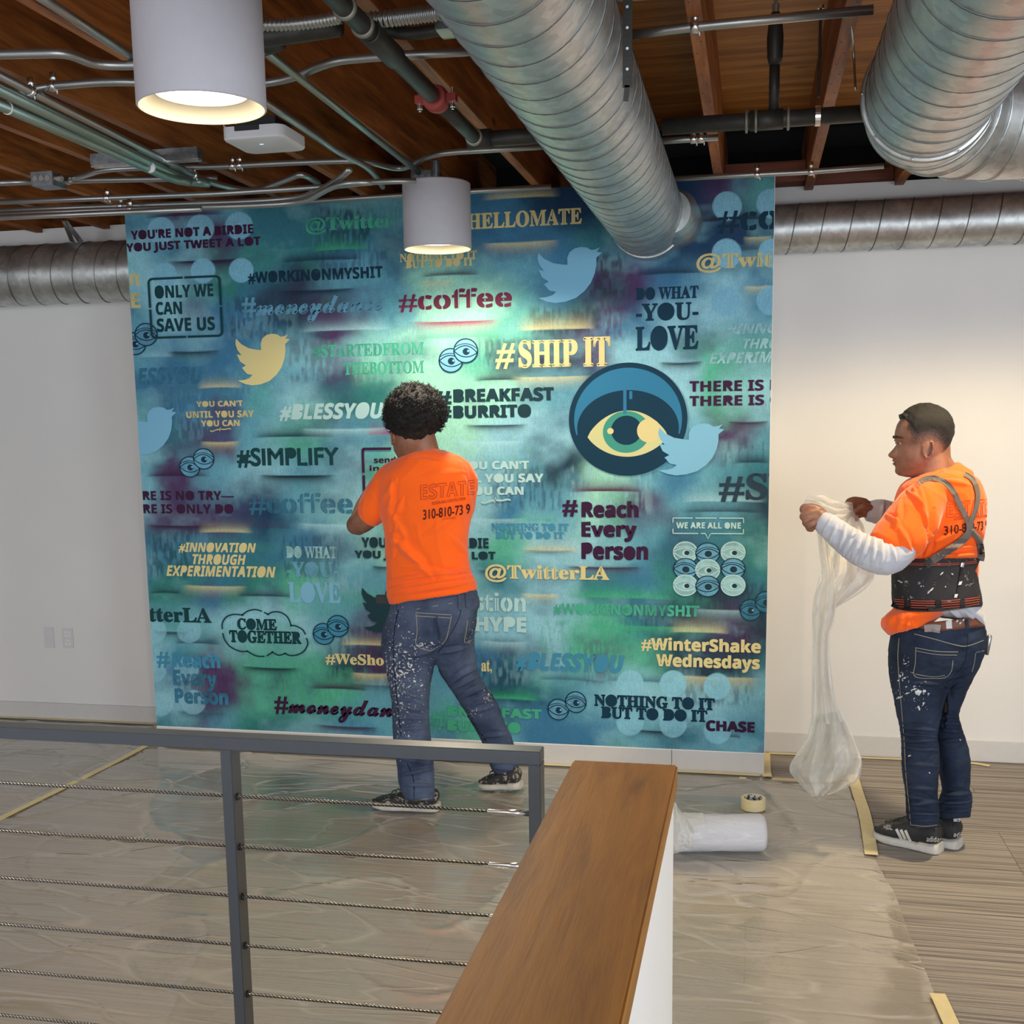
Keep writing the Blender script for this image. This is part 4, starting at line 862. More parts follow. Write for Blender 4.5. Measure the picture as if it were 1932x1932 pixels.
for k in range(11):
    z = zt-k*stp
    if z < .08: break
    cb_ = MB().tube([(-3.276, RY0+.018, z), (xe-.0235, RY0+.018, z)], .0034, 10).build('cable', M['braid'], rail, True)
    MB().tube([(px1, RY0+.018, z), (px1+.004, RY0+.018, z)], .0075, 14).build('grommet', M['dark'], rail, True)
    MB().tube([(xe-.0235-.085, RY0+.018, z), (xe-.0235-.082, RY0+.018, z), (xe-.0235-.045, RY0+.018, z), (xe-.0235-.043, RY0+.018, z), (xe-.0235, RY0+.018, z)], [.003, .0042, .0042, .0062, .0062], 12).build('cable_tensioner', M['zinc'], rail, True)
# half wall with oak cap
A_, B2_ = onz(1083, 1431, 1.075), onz(1278, 1445, 1.075)
hx0, hx1, hy = A_.x, B2_.x, (A_.y+B2_.y)/2
hw = empty('half_wall', ((hx0+hx1)/2, hy, 0), 'white half wall with a broad oak cap running toward the camera', 'half wall')
MB().box((hx0+.012, .25, .0005), (hx1-.006, hy-.01, 1.031)).build('wall_body', M['wall'], hw, bevel=.002)
o = MB().box((hx0, .25, 1.031), (hx1, hy, 1.075)).build('wood_cap', M['cap'], hw, bevel=.003)
# ---------- polythene film taped over the carpet
edge = [onz(x, y, 0) for x, y in ((1452, 1474), (1520, 1478), (1600, 1476), (1618, 1500), (1632, 1550), (1645, 1610), (1660, 1640), (1690, 1690), (1714, 1760), (1745, 1830), (1765, 1880), (1785, 1932), (1830, 2050))]
bx = {}
def xright(y):
    pts = [(p.y, p.x) for p in edge[2:]]
    if y >= pts[0][0]: return pts[0][1]
    for (ya, xa), (yb, xb) in zip(pts[:-1], pts[1:]):
        if yb <= y <= ya: return xa+(xb-xa)*(ya-y)/(ya-yb)
    return pts[-1][1]+(pts[-1][0]-y)*.12
def film_h(x, y):
    v = Vector((x*1.3, y*3.2, 0)); n = noise.fractal(v, 1, 2, 2)
    r1 = abs(noise.noise(Vector((x*.9+y*1.7, y*1.1-x*1.4, 3.1))+Vector((1, 1, 0))*noise.noise(Vector((x*1.5, y*1.5, 7)))*.8))
    r2 = abs(noise.noise(Vector((x*2.6-y*1.1, y*5.3+x*1.9, 9.4))))
    return .0065+.0035*n+.009*math.exp(-r1*26)+.0012*math.exp(-r2*20)
def sheet(name, x0f, x1f, y0, y1, nx, ny, lab):
    vs, fs = [], []
    for j in range(ny+1):
        y = y0+(y1-y0)*j/ny; xa, xb = x0f(y), x1f(y)
        for i in range(nx+1):
            x = xa+(xb-xa)*i/nx; e_ = min(i, nx-i, j, ny-j)/3.0
            vs.append((x, y, max(.0012, film_h(x, y)*min(1, .25+e_*.75))))
    for j in range(ny):
        for i in range(nx): a = j*(nx+1)+i; fs.append((a, a+1, a+nx+2, a+nx+1))
    me = bpy.data.meshes.new(name); me.from_pydata(vs, [], fs); o = link(name, me, M['film'], None, True); tag(o, lab, 'plastic sheet', 'clear floor sheets')
    return o
ptl = [onz(0, 1550, 0), onz(280, 1408, 0)]       # the long tape strip joining two sheets
def xtape(y): a, b = ptl; return a.x+(b.x-a.x)*(y-a.y)/(b.y-a.y)
yj = 3.98
sheet('plastic_sheet', lambda y: min(xtape(y), XL-.15) if y > yj else -4.4+0*y, lambda y: min(xright(y), 9) , 1.6, YM-.02, 300, 230, 'clear polythene sheet covering the carpet in front of the mural')
sheet('plastic_sheet', lambda y: -5.8, lambda y: min(xtape(y), XL-.15), 4.0, YW-.03, 110, 90, 'clear polythene sheet on the carpet left of the long tape strip')
def tape_strip(pts, w, lab, z=.012, nm='tape_strip', mat='tape', flatz=True):
    P = smooth_path(pts, 8); vs, fs = [], []
    for i, p in enumerate(P):
        d = (P[min(i+1, len(P)-1)]-P[max(i-1, 0)]); d.z = 0; d.normalize(); s_ = Vector((-d.y, d.x, 0))*w/2
        h = z+.0015*noise.noise(p*6)
        for q in (p+s_, p-s_): vs.append((q.x, q.y, h))
        for q in (p-s_, p+s_): vs.append((q.x, q.y, h+.0009))
    for i in range(len(P)-1):
        for k in range(4): fs.append((i*4+k, i*4+(k+1) % 4, i*4+4+(k+1) % 4, i*4+4+k))
    fs += [(3, 2, 1, 0), tuple(4*(len(P)-1)+k for k in range(4))]
    me = bpy.data.meshes.new(nm); me.from_pydata(vs, [], fs); return tag(link(nm, me, M[mat]), lab, 'masking tape', 'masking tape strips')
far = ptl[1]+(ptl[1]-ptl[0])*.75
tape_strip([ptl[0]-(ptl[1]-ptl[0])*.35, ptl[0], ptl[1], Vector((min(far.x, XL-.2), min(far.y, YW-.06), 0))], .036, 'long straight masking tape strip across the film at left')
tape_strip([onz(1608, 1466, 0), onz(1618, 1500, 0), onz(1632, 1545, 0), onz(1644, 1618, 0)], .05, 'curved masking tape strip on the sheet edge left of the right worker')
tape_strip([onz(1768, 1882, 0), onz(1779, 1905, 0), onz(1795, 1940, 0), onz(1815, 1980, 0)], .044, 'masking tape strip at the bottom right edge of the sheet')
tape_strip([Vector((XR_+.012, YW-.06, 0)), Vector((XR_+.012, YM+.02, 0)), onz(1449, 1470, 0)], .042, 'short masking tape strip beside the right corner of the mural wall')
tape_strip([onz(1458, 1474, 0), onz(1530, 1477, 0), onz(1600, 1474, 0)], .03, 'masking tape strip along the back edge of the sheet below the hanging film', mat='tape2')
tape_strip([Vector((XR_+.03, YW-.04, 0)), Vector((.6, YW-.045, 0)), Vector((.93, YW-.04, 0)), Vector((1.08, YW-.06, 0)), Vector((1.14, YW-.09, 0))], .03, 'masking tape strip along the right wall baseboard behind the worker', .004)
tape_strip([Vector((-5.6, YW-.035, 0)), Vector((-4, YW-.03, 0)), Vector((XL-.04, YW-.035, 0))], .03, 'masking tape strip along the left wall baseboard', .012)
tape_strip([Vector((XL+.05, YM-.026, 0)), Vector((-1.5, YM-.022, 0)), Vector((XR_-.02, YM-.028, 0))], .03, 'masking tape strip at the foot of the mural wall', .012)
# roll of masking tape
c = onz(1421, 1527, .012); r = empty('tape_roll', c, 'roll of masking tape lying flat on the sheet', 'tape roll')
c = Vector((onz(1421, 1536, 0).x, onz(1421, 1536, 0).y+.04, .0125)); r.location = c; n = 40
def rv_(pr): return [[(c.x+a*math.cos(2*math.pi*j/n), c.y+a*math.sin(2*math.pi*j/n), c.z+b) for j in range(n)] for a, b in pr]
auto_smooth(MB().loft(rv_([(.040, 0), (.0515, 0), (.052, .002), (.052, .046), (.0515, .048), (.040, .048)]), cap=False).build('tape', M['tape'], r), 40)
t = NT('core_card'); vv = t.noise(t.coords((1,1,1)), 60, 2); t.base(t.ramp(vv, [(.5, srgb(210, 208, 200)), (.53, srgb(60, 62, 66))])).set(Roughness=.6)
auto_smooth(MB().loft(rv_([(.040, .048), (.0385, .048), (.0385, 0), (.040, 0)]), cap=False).build('core', t.m, r), 40)
# roll of film on the floor
a_, b_ = onz(1290, 1622, 0), onz(1441, 1618, 0); rr = .072
c0, c1 = Vector((a_.x-.22, a_.y+.02, rr+.012)), Vector((b_.x, b_.y+.05, rr+.012)); r = empty('film_roll', (c0+c1)/2, 'white roll of plastic film lying behind the end of the half wall', 'film roll')
ax = (c1-c0).normalized(); sx = ax.cross(Vector((0, 0, 1))).normalized(); rings = []
for i in range(41):
    s_ = i/40; cc = c0.lerp(c1, s_); ring = []
    for j in range(48):
        a = 2*math.pi*j/48; k = 1+.05*noise.noise(Vector((s_*5, math.cos(a)*1.4, math.sin(a)*1.4)))+.02*noise.noise(Vector((s_*16, math.cos(a)*4, math.sin(a)*4)))
        if i in (0, 40): k *= .9
        ring.append(cc+(sx*math.cos(a)+Vector((0, 0, 1))*math.sin(a))*rr*k)
    rings.append(ring)
rings.append([c1+ax*.001+(p-c1)*.35 for p in rings[-1]]); rings.append([p-ax*.03 for p in rings[-1]])
MB().loft(rings).build('rolled_film', M['rollfilm'], r, True)
# loose crumpled flap at its left end
vs, fs = [], []; N_ = 26
f0, f1, f2, f3 = ony(1262, 1500, c0.y-.03), ony(1308, 1560, c0.y-.05), ony(1258, 1615, c0.y-.06), ony(1310, 1600, c0.y-.09)
for j in range(N_+1):
    for i in range(N_+1):
        u_, v_ = i/N_, j/N_; p = (f0*(1-u_)+f1*u_)*(1-v_)+(f2*(1-u_)+f3*u_)*v_; nn = noise.fractal(Vector((u_*3, v_*3, 2)), 1, 2, 4)
        vs.append(p+Vector((.01*nn, -.05*nn-.05*math.sin(v_*math.pi), .02*nn)))
for j in range(N_):
    for i in range(N_): a = j*(N_+1)+i; fs.append((a, a+1, a+N_+2, a+N_+1))
me = bpy.data.meshes.new('loose_flap'); me.from_pydata(vs, [], fs); link('loose_flap', me, M['bag'], r, True)
vs, fs = [], []
for j in range(13):
    for i in range(31):
        u_, v_ = i/30, j/12; a = .6+v_*1.3-.2; cc = c0.lerp(c1, u_*.55); k = rr*1.03+.004+.012*abs(noise.noise(Vector((u_*7, v_*4, 5))))
        a = math.pi*.2+v_*math.pi*.75*(1-u_*.6); vs.append(cc+(-sx*math.cos(a)*-1+Vector((0, 0, 1))*math.sin(a))*k)
for j in range(12):
    for i in range(30): a = j*31+i; fs.append((a, a+1, a+32, a+31))
me = bpy.data.meshes.new('outer_wrap'); me.from_pydata(vs, [], fs); link('outer_wrap', me, M['bag'], r, True)
# scraps of tape on the film
for x, y in ((1403, 1474),):
    p = onz(x, y, 0); tag(MB().box((p.x-.02, p.y-.008, .014), (p.x+.012, p.y+.006, .019)).build('tape_scrap', M['tape'], bevel=.001), 'tiny torn scrap of masking tape on the sheet near the mural base', 'tape scrap')
# outlets on the left wall
def plate(px0_, py0_, px1_, py1_, lab, sockets):
    a, b = ony(px0_, py0_, YW), ony(px1_, py1_, YW); r = empty('wall_outlet' if sockets else 'blank_wall_plate', ((a.x+b.x)/2, YW, (a.z+b.z)/2), lab, 'outlet')
    MB().box((a.x, YW-.006, b.z), (b.x, YW-.0006, a.z)).build('cover_plate', M['apw'], r, bevel=.0018)
    cx = (a.x+b.x)/2
    if sockets:
        for s_ in (-1, 1):
            zc2 = (a.z+b.z)/2+s_*.024; f = MB().box((cx-.017, YW-.0085, zc2-.016), (cx+.017, YW-.006, zc2+.016)).build('socket', M['mwhite'], r, bevel=.001)
            MB().box((cx-.008, YW-.0092, zc2-.001), (cx-.006, YW-.0084, zc2+.009)).box((cx+.006, YW-.0092, zc2-.001), (cx+.008, YW-.0084, zc2+.008)).box((cx-.002, YW-.0092, zc2-.010), (cx+.002, YW-.0084, zc2-.006)).build('slots', M['dark'], f, kind='stuff')
plate(83, 1183, 104, 1222, 'blank cover plate low on the left wall, left of the socket', False); plate(118, 1185, 140, 1223, 'double socket outlet low on the left wall', True)
# ================================================================== PEOPLE
def ringpx(xL, yL, xR, yR, Y, th, e=2.0, n=40, ax=None, front=1.0):
    L, R = ony(xL, yL, Y), ony(xR, yR, Y); c = (L+R)/2; a = (R-L)/2; v = (c-EYE).normalized(); ah = a.normalized(); b = (v-ah*v.dot(ah)).normalized()*th
    out = []
    for j in range(n):
        t_ = 2*math.pi*j/n; ct, st = math.cos(t_), math.sin(t_); ce = math.copysign(abs(ct)**(2/e), ct); se = math.copysign(abs(st)**(2/e), st)
        out.append(c+a*ce+b*se)
    return out
def loftpx(mb, rows, sub=4, e=2.0, n=40, shrink=1.0):
    R_ = [np.array(r, float) for r in rows]; rings = []
    for i in range(len(R_)-1):
        a, b, c, d = R_[max(i-1, 0)], R_[i], R_[i+1], R_[min(i+2, len(R_)-1)]
        for j in range(sub):
            t_ = j/sub; rings.append(.5*((2*b)+(c-a)*t_+(2*a-5*b+4*c-d)*t_*t_+(3*b-3*c+d-a)*t_**3))
    rings.append(R_[-1]); out = []
    for r in rings:
        xL, yL, xR, yR, Y, th = r[:6]
        if shrink != 1: mx, my = (xL+xR)/2, (yL+yR)/2; xL, xR, yL, yR, th = mx+(xL-mx)*shrink, mx+(xR-mx)*shrink, my+(yL-my)*shrink, my+(yR-my)*shrink, th*shrink
        out.append(ringpx(xL, yL, xR, yR, Y, th, e, n))
    return mb.loft(out)
def limb(mb, pts, n=20, sub=4):
    """tapered limb through (px, py, Y, radius) points with round ends"""
    P = [ony(a, b, c) for a, b, c, _ in pts]; R_ = [p[3] for p in pts]; Q = smooth_path(P, sub); rr = []
    for i in range(len(P)-1): rr += [R_[i]+(R_[i+1]-R_[i])*j/sub for j in range(sub)]
    rr.append(R_[-1]); d0 = (Q[0]-Q[1]).normalized(); d1 = (Q[-1]-Q[-2]).normalized()
    Q2 = [Q[0]+d0*rr[0]*.95, Q[0]+d0*rr[0]*.6]+Q+[Q[-1]+d1*rr[-1]*.6, Q[-1]+d1*rr[-1]*.95]; r2 = [rr[0]*.3, rr[0]*.8]+rr+[rr[-1]*.8, rr[-1]*.3]
    return mb.tube(Q2, r2, n)
def fuse(mb, voxel, smooth=4, name='body'):
    """union of overlapping closed shapes into one continuous skin"""
    me = mb.mesh(name); bm = bmesh.new(); bm.from_mesh(me); bmesh.ops.recalc_face_normals(bm, faces=bm.faces); bm.to_mesh(me); bm.free()
    o = bpy.data.objects.new(name, me); COL.objects.link(o); m = o.modifiers.new('r', 'REMESH'); m.mode = 'VOXEL'; m.voxel_size = voxel
    if smooth: k = o.modifiers.new('s', 'SMOOTH'); k.factor = .5; k.iterations = smooth
    dg = bpy.context.evaluated_depsgraph_get(); dg.update(); r = bpy.data.meshes.new_from_object(o.evaluated_get(dg)); bpy.data.objects.remove(o); bpy.data.meshes.remove(me); r.name = name; return r
def displace(me, fn, fold=(), foldY=None):
    """fn(co, n)->offset along the normal; fold: creases given as photo segments (x0,y0,x1,y1,width m,height m) on the camera side"""
    N = len(me.vertices); co = np.empty(N*3); me.vertices.foreach_get('co', co); co = co.reshape(-1, 3); no = np.empty(N*3); me.vertices.foreach_get('normal', no); no = no.reshape(-1, 3)
    d = np.array([fn(Vector(c)) for c in co]) if fn else np.zeros(N)
    if len(fold):
        v = co-np.array([0, 0, CAM_H]); dd = v@np.array(VW); qx = PX0+FPX*(v@np.array(VR))/dd; qy = PY0-FPX*(v@np.array(VU))/dd; fac = np.clip(-(no*(v/np.linalg.norm(v, axis=1)[:, None])).sum(1)*2.5, 0, 1)
        for (x0, y0, x1, y1, w, h) in fold:
            dx, dy = x1-x0, y1-y0; L2 = dx*dx+dy*dy; tt = ((qx-x0)*dx+(qy-y0)*dy)/L2; tc = np.clip(tt, 0, 1); px_ = (qx-(x0+tc*dx)); py_ = (qy-(y0+tc*dy)); dist = np.hypot(px_, py_)
            sgn = np.sign((qx-x0)*dy-(qy-y0)*dx); ww = w*(.35+.65*np.sin(np.pi*np.clip(tc, .04, .96))); g = np.exp(-(dist/ww)**2)-.55*np.exp(-((dist-1.7*ww)/(.9*ww))**2)*(sgn > 0)
            d += 2.1*h*g*fac*np.sin(np.pi*np.clip(tc, .06, .94))**.5*1.0
    co2 = co+no*d[:, None]; me.vertices.foreach_set('co', co2.ravel()); me.update(); return me
def cloth_noise(amp, sc, stretch=(1, 1, 1), seed=0, fine=.25):
    S_v = Vector((seed*3.1, seed*1.7, seed))
    def f(c):
        q = Vector((c.x*stretch[0], c.y*stretch[1], c.z*stretch[2]))*sc+S_v; w = noise.noise(q*.6)*.8; a = noise.noise(q+Vector((w, w, w))); r = 1-abs(noise.noise(q*1.7+Vector((w, 2, w))))*2
        return amp*(a*.7+max(0, r)**3*.6) + amp*fine*noise.noise(q*5)
    return f
def bvh(o):
    me = o.data; off = rootloc(o.parent)+o.location if o.parent else Vector((0, 0, 0)); return BVHTree.FromPolygons([v.co+off for v in me.vertices], [tuple(p.vertices) for p in me.polygons])
def wrap_mesh(bm_or_pts, tree, lift, px=True):
    """each (px, py) of the drawing is laid on the surface that stands there, a little proud of it"""
    res = []
    for (x, y) in bm_or_pts:
        d = ray(x, y).normalized(); h = tree.ray_cast(EYE, d)
        res.append((h[0]-d*lift) if h[0] is not None else None)
    return res
def ribbon(name, pts, w, tree, lift, mat, parent, thick=.003, sub=10, nw=4, label=None):
    """flat band following a surface along a drawn path (width in photo pixels)"""
    P = smooth_path([(x, y, 0) for x, y in pts], sub); rows_, lastd = [], 4.2
    for i, p in enumerate(P):
        d = (P[min(i+1, len(P)-1)]-P[max(i-1, 0)]).normalized(); nn = Vector((-d.y, d.x, 0)); wi = w(i/(len(P)-1)) if callable(w) else w[0]+(w[1]-w[0])*i/(len(P)-1) if hasattr(w, '__len__') else w; row = []
        for k in range(nw+1):
            q = p+nn*wi*(k/nw-.5); dr = ray(q.x, q.y).normalized(); h = tree.ray_cast(EYE, dr); row.append([q, dr, h[3] if h[0] is not None else None])
        ds = [r[2] for r in row if r[2] is not None]
        if ds: rows_.append((min(ds), row))
    if len(rows_) < 2: return None
    med = sorted(m for m, _ in rows_)[len(rows_)//2]; rows_ = [(m, r) for m, r in rows_ if abs(m-med) < .22]
    rows_ = [[EYE+r[1]*((min(r[2], m+.02) if r[2] is not None else m)-lift) for r in row] for m, row in rows_]
    if len(rows_) < 2: return None
    vs, fs = [], []; K = nw+1
    for i, r in enumerate(rows_): vs += r
    top = len(vs)
    for i, r in enumerate(rows_): vs += [p+(p-EYE).normalized()*thick for p in r]
    for i in range(len(rows_)-1):
        for k in range(nw): a = i*K+k; fs.append((a, a+1, a+K+1, a+K)); fs.append((top+a, top+a+K, top+a+K+1, top+a+1))
        for k in (0, nw): a = i*K+k; fs.append((a, a+K, top+a+K, top+a))
    for r in (0, len(rows_)-1):
        for k in range(nw): a = r*K+k; fs.append((a, a+1, top+a+1, top+a))
    me = bpy.data.meshes.new(name); me.from_pydata(vs, [], fs); bm = bmesh.new(); bm.from_mesh(me)
    bmesh.ops.recalc_face_normals(bm, faces=bm.faces); bm.to_mesh(me); bm.free()
    return link(name, me, mat, parent, False, label)
def printed(name, s, x0, yt, yb, x1, slope, tree, mat, parent, style='sans', lift=.0022, off=.0, sq=0.0, outline=0):
    """flat print on clothing; slope = rise of the baseline in px per px, sq = narrowing toward the right edge"""
    L = text_loops(s, style, 0); bm = loops_mesh(L, False)
    if outline:
        bm.free(); bm = bmesh.new()
        for l in L: line2(bm, l, outline, True)
    if off:
        for l in L: line2(bm, l, off, True)
    bmesh.ops.subdivide_edges(bm, edges=[e for e in bm.edges if e.calc_length() > .25], cuts=3); bmesh.ops.triangulate(bm, faces=bm.faces)
    xs = [v.co.x for v in bm.verts]; ys = [v.co.y for v in bm.verts]; a0, a1, b0, b1 = min(xs), max(xs), min(ys), max(ys); kill = []
    for v in bm.verts:
        u_ = (v.co.x-a0)/(a1-a0); w_ = (v.co.y-b0)/(b1-b0); uu = u_*(1+sq*(1-u_)); x = x0+(x1-x0)*uu; y = yb+(yt-yb)*w_+slope*(x-x0)
        d = ray(x, y).normalized(); h = tree.ray_cast(EYE, d)
        if h[0] is None: kill.append(v)
        else: v.co = h[0]-d*lift
    bmesh.ops.delete(bm, geom=kill, context='VERTS'); bmesh.ops.delete(bm, geom=[f for f in bm.faces if max(e.calc_length() for e in f.edges) > .06], context='FACES')
    for f in bm.faces:
        if f.normal.dot(f.calc_center_median()-EYE) > 0: f.normal_flip()
    me = bpy.data.meshes.new(name); bm.to_mesh(me); bm.free(); return link(name, me, mat, parent)

# ---------- materials
def fabric(name, col, rough=.85, weave=900, var=.05, bumpk=.25, sheen=.3):
    t = NT(name); c = t.coords((1, 1, 1), 'World'); f = t.noise(c, 9, 4); g = t.noise(c, weave, 2)
    t.base(t.ramp(f, [(.3, tuple(x*(1-var) for x in col[:3])), (.7, tuple(min(1, x*(1+var)) for x in col[:3]))])).set(Roughness=rough, Specular_IOR_Level=.2, Sheen_Weight=sheen); t.bump(g, bumpk, .001); return t.m
def denim(name, dark, light, spots, seed=0, dens=.60):
    """worn denim with white paint splashes inside the given boxes (centre xyz, half-size xyz)"""
    t = NT(name); c = t.coords((1, 1, 1), 'World'); f = t.noise(c, 7, 4, .6); w_ = t.noise(t.coords((900, 900, 200), 'World'), 1, 2)
    col = t.ramp(t.math('ADD', t.math('MULTIPLY', f, .75), t.math('MULTIPLY', w_, .25)), [(.34, dark), (.66, light)])
    tot = None
    for (cx, cy, cz_, hx, hy, hz) in spots:
        mp_ = t.n('ShaderNodeMapping', vector_type='POINT'); g = t.n('ShaderNodeNewGeometry'); sb = t.n('ShaderNodeVectorMath', operation='SUBTRACT'); sb.inputs[1].default_value = (cx, cy, cz_); t.l(g.outputs['Position'], sb.inputs[0])
        dv = t.n('ShaderNodeVectorMath', operation='DIVIDE'); dv.inputs[1].default_value = (hx, hy, hz); t.l(sb.outputs[0], dv.inputs[0]); ln = t.n('ShaderNodeVectorMath', operation='LENGTH'); t.l(dv.outputs[0], ln.inputs[0])
        m_ = t.math('SUBTRACT', 1.0, ln.outputs['Value']); m_ = t.math('MAXIMUM', m_, 0.0); tot = m_ if tot is None else t.math('MAXIMUM', tot, m_)
    n1 = t.noise(t.coords((1, 1, 1.0), 'World', loc=(seed, 0, 0)), 95, 2, .5, .6); n3 = t.noise(t.coords((1, 1, 1), 'World', loc=(seed, 3, 0)), 34, 3, .6, .8)
    s1 = t.math('ADD', n1, t.math('MULTIPLY', tot, .15)); s3 = t.math('ADD', n3, t.math('MULTIPLY', tot, .12))
    k = t.math('MAXIMUM', t.ramp(s1, [(dens+.09, (0,0,0)), (dens+.12, (1,1,1))]), t.ramp(s3, [(dens+.13, (0,0,0)), (dens+.15, (1,1,1))]))
    k = t.math('MULTIPLY', k, t.math('GREATER_THAN', tot, .02))
    t.base(t.mix(k, col, srgb(206, 208, 206))).set(Roughness=.8, Specular_IOR_Level=.2); t.bump(w_, .3, .001); return t.m
M['eyeball'] = simple('eyeball', srgb(150, 138, 130), .3)
M['orange'] = fabric('orange_cotton', (1.0, .130, .008, 1)); M['orange2'] = M['orange']
t = NT('skin_brown'); c = t.coords((1, 1, 1), 'World'); f = t.noise(c, 22, 4); t.base(t.ramp(f, [(.3, srgb(116, 76, 58)), (.7, srgb(148, 100, 77))])).set(Roughness=.5, Subsurface_Weight=.06, Subsurface_Scale=.01); t.b.inputs['Subsurface Radius'].default_value = (1, .35, .2); t.bump(t.noise(c, 300, 2), .08, .001); M['skin'] = t.m
t = NT('hair_black'); c = t.coords((1, 1, 1), 'World'); t.base(t.ramp(t.noise(c, 60, 4), [(.35, srgb(9, 9, 9)), (.7, srgb(28, 25, 22))])).set(Roughness=.6); t.bump(t.noise(c, 260, 4, .7), 1.0, .004); M['hair'] = t.m
M['wsleeve'] = fabric('white_cotton', srgb(188, 190, 198), var=.02); M['belt'] = simple('brown_leather', srgb(112, 66, 48), .55, var=.15)
M['brace'] = fabric('black_brace', srgb(40, 39, 42), .6, 700, .15, .4, 0); M['strap'] = fabric('grey_webbing', srgb(104, 96, 92), .6, 1200, .05, .3, 0)
M['print_d'] = paint('print_dark', (78, 24, 26)); M['print_o'] = paint('print_outline', (190, 66, 22)); M['stitch'] = paint('stitch', (150, 146, 130)); M['stitchd'] = paint('seam_dark', (26, 32, 48))
M['rubber'] = simple('white_sole', srgb(196, 192, 184), .6, var=.10, scale=40); M['shoe'] = simple('shoe_black', srgb(38, 38, 40), .65, var=.3, scale=40, bump=.3, bscale=300); M['paintw'] = simple('dried_paint', srgb(206, 208, 208), .5)
t = NT('shoe_splattered'); c = t.coords((1, 1, 1), 'World'); k = t.ramp(t.noise(c, 46, 3, .6, 1.0), [(.56, (0,0,0)), (.60, (1,1,1))]); t.base(t.mix(k, srgb(44, 42, 42), srgb(158, 152, 142))).set(Roughness=.6); M['shoe2'] = t.m
M['orangetrim'] = paint('orange_stripe', (186, 84, 60)); M['reds'] = paint('dark_red_band', (84, 32, 34))

# ---------- head: local frame, x = where the face looks, z up, y = his left
def head_ring(z, prof, wid, n=48):
    """prof(z)->(front incl. features, front of the cheeks, back); wid(z)->half width"""
    ff, fb, bk = prof; w_ = wid; out = []; cx = (fb+bk)/2; hx = (fb-bk)/2
    for j in range(n):
        a = 2*math.pi*j/n; ca, sa = math.cos(a), math.sin(a); e_ = 2.25; x = cx+hx*math.copysign(abs(ca)**(2/e_), ca); y = w_*math.copysign(abs(sa)**(2/e_), sa)
        if ca > 0: x += (ff-fb)*math.exp(-(y/max(.012, abs(ff-fb)*.55+.006))**2)
        out.append((x, y, z))
    return out
PROF = [  # z (0 chin .. 1 crown), feature front, cheek front, back, half width
 (-.02,.045,.045,-.02,.026),(.0,.072,.068,-.03,.038),(.04,.086,.078,-.045,.046),(.09,.086,.080,-.055,.053),(.115,.082,.082,-.06,.056),(.14,.090,.084,-.066,.059),(.165,.091,.085,-.070,.061),(.18,.086,.086,-.073,.063),
 (.20,.094,.087,-.076,.065),(.235,.092,.088,-.080,.067),(.25,.108,.088,-.082,.068),(.28,.116,.089,-.085,.069),(.31,.112,.089,-.088,.070),(.36,.101,.088,-.092,.071),(.42,.090,.086,-.097,.072),(.455,.085,.085,-.099,.073),(.50,.095,.092,-.101,.075),(.55,.097,.094,-.103,.077),
 (.62,.095,.094,-.104,.078),(.72,.089,.089,-.102,.078),(.80,.078,.078,-.096,.073),(.88,.060,.060,-.082,.062),(.94,.040,.040,-.062,.047),(.98,.018,.018,-.036,.028),(.995,.004,.004,-.016,.012)]
def head(mb, origin, heading, H_=.235, tilt=0.0, roll=0.0, sc=1.0, ears=True):
    Mx = Matrix.Translation(origin) @ Matrix.Rotation(heading, 4, 'Z') @ Matrix.Rotation(tilt, 4, 'Y') @ Matrix.Rotation(roll, 4, 'X') @ Matrix.Diagonal(((*sc, 1) if hasattr(sc, '__len__') else (sc, sc, sc, 1)))
    R_ = [np.array(p) for p in PROF]; rings = []
    for i in range(len(R_)-1):
        for j in range(3): p = R_[i]+(R_[i+1]-R_[i])*(j/3); rings.append([Mx @ Vector(q) for q in head_ring(p[0]*H_, p[1:4], p[4])])
    mb.loft(rings)
    if ears:
        for s_ in (1, -1):
            c = Vector((-.008, s_*.073, .40*H_)); a = [];
            for k in range(15):
                th = math.radians(-110+k*250/14); a.append(Mx @ (c+Vector((-.019*math.sin(th)*.85-.004, s_*(.007+.006*math.sin(th)), .031*-math.cos(th)*1.0))))
            mb.tube(a, [.0042]*3+[.0048]*9+[.0055]*3, 8)
            mb.ball(Mx @ (c+Vector((-.003, s_*.001, -.002))), (.015, .006, .026), 12, rot=Matrix.Rotation(heading, 3, 'Z'))
    return Mx

# =============================== worker at the mural (seen from behind)
F1 = onz(765, 1535, 0); w1 = empty('person', (F1.x, F1.y, 0), 'person with curly dark hair in orange t-shirt and paint-splashed jeans, arms raised at the mural', 'person', 'workers in orange t-shirts')
Yb = 4.60
TOR = [(768,855,836,850,4.60,.075),(748,868,862,860,4.60,.10),(722,896,884,880,4.60,.125),(716,930,895,915,4.60,.135),(720,965,894,950,4.60,.138),(728,1000,884,990,4.60,.132),(731,1040,881,1030,4.60,.125),(733,1080,887,1075,4.60,.125),(732,1112,895,1098,4.60,.132),(738,1140,898,1113,4.60,.134)]
LLEG = [(745,1118,886,1096,4.60,.100),(738,1150,899,1120,4.60,.125),(726,1185,901,1150,4.60,.132),(722,1215,860,1200,4.59,.128),(727,1246,826,1236,4.58,.105),(735,1284,813,1276,4.57,.092),(741,1325,808,1318,4.55,.078),(742,1365,809,1362,4.54,.070),(744,1400,812,1398,4.53,.068),(750,1440,816,1436,4.51,.066),(753,1472,818,1468,4.50,.066),(758,1492,819,1492,4.49,.066),(768,1510,818,1511,4.485,.064)]
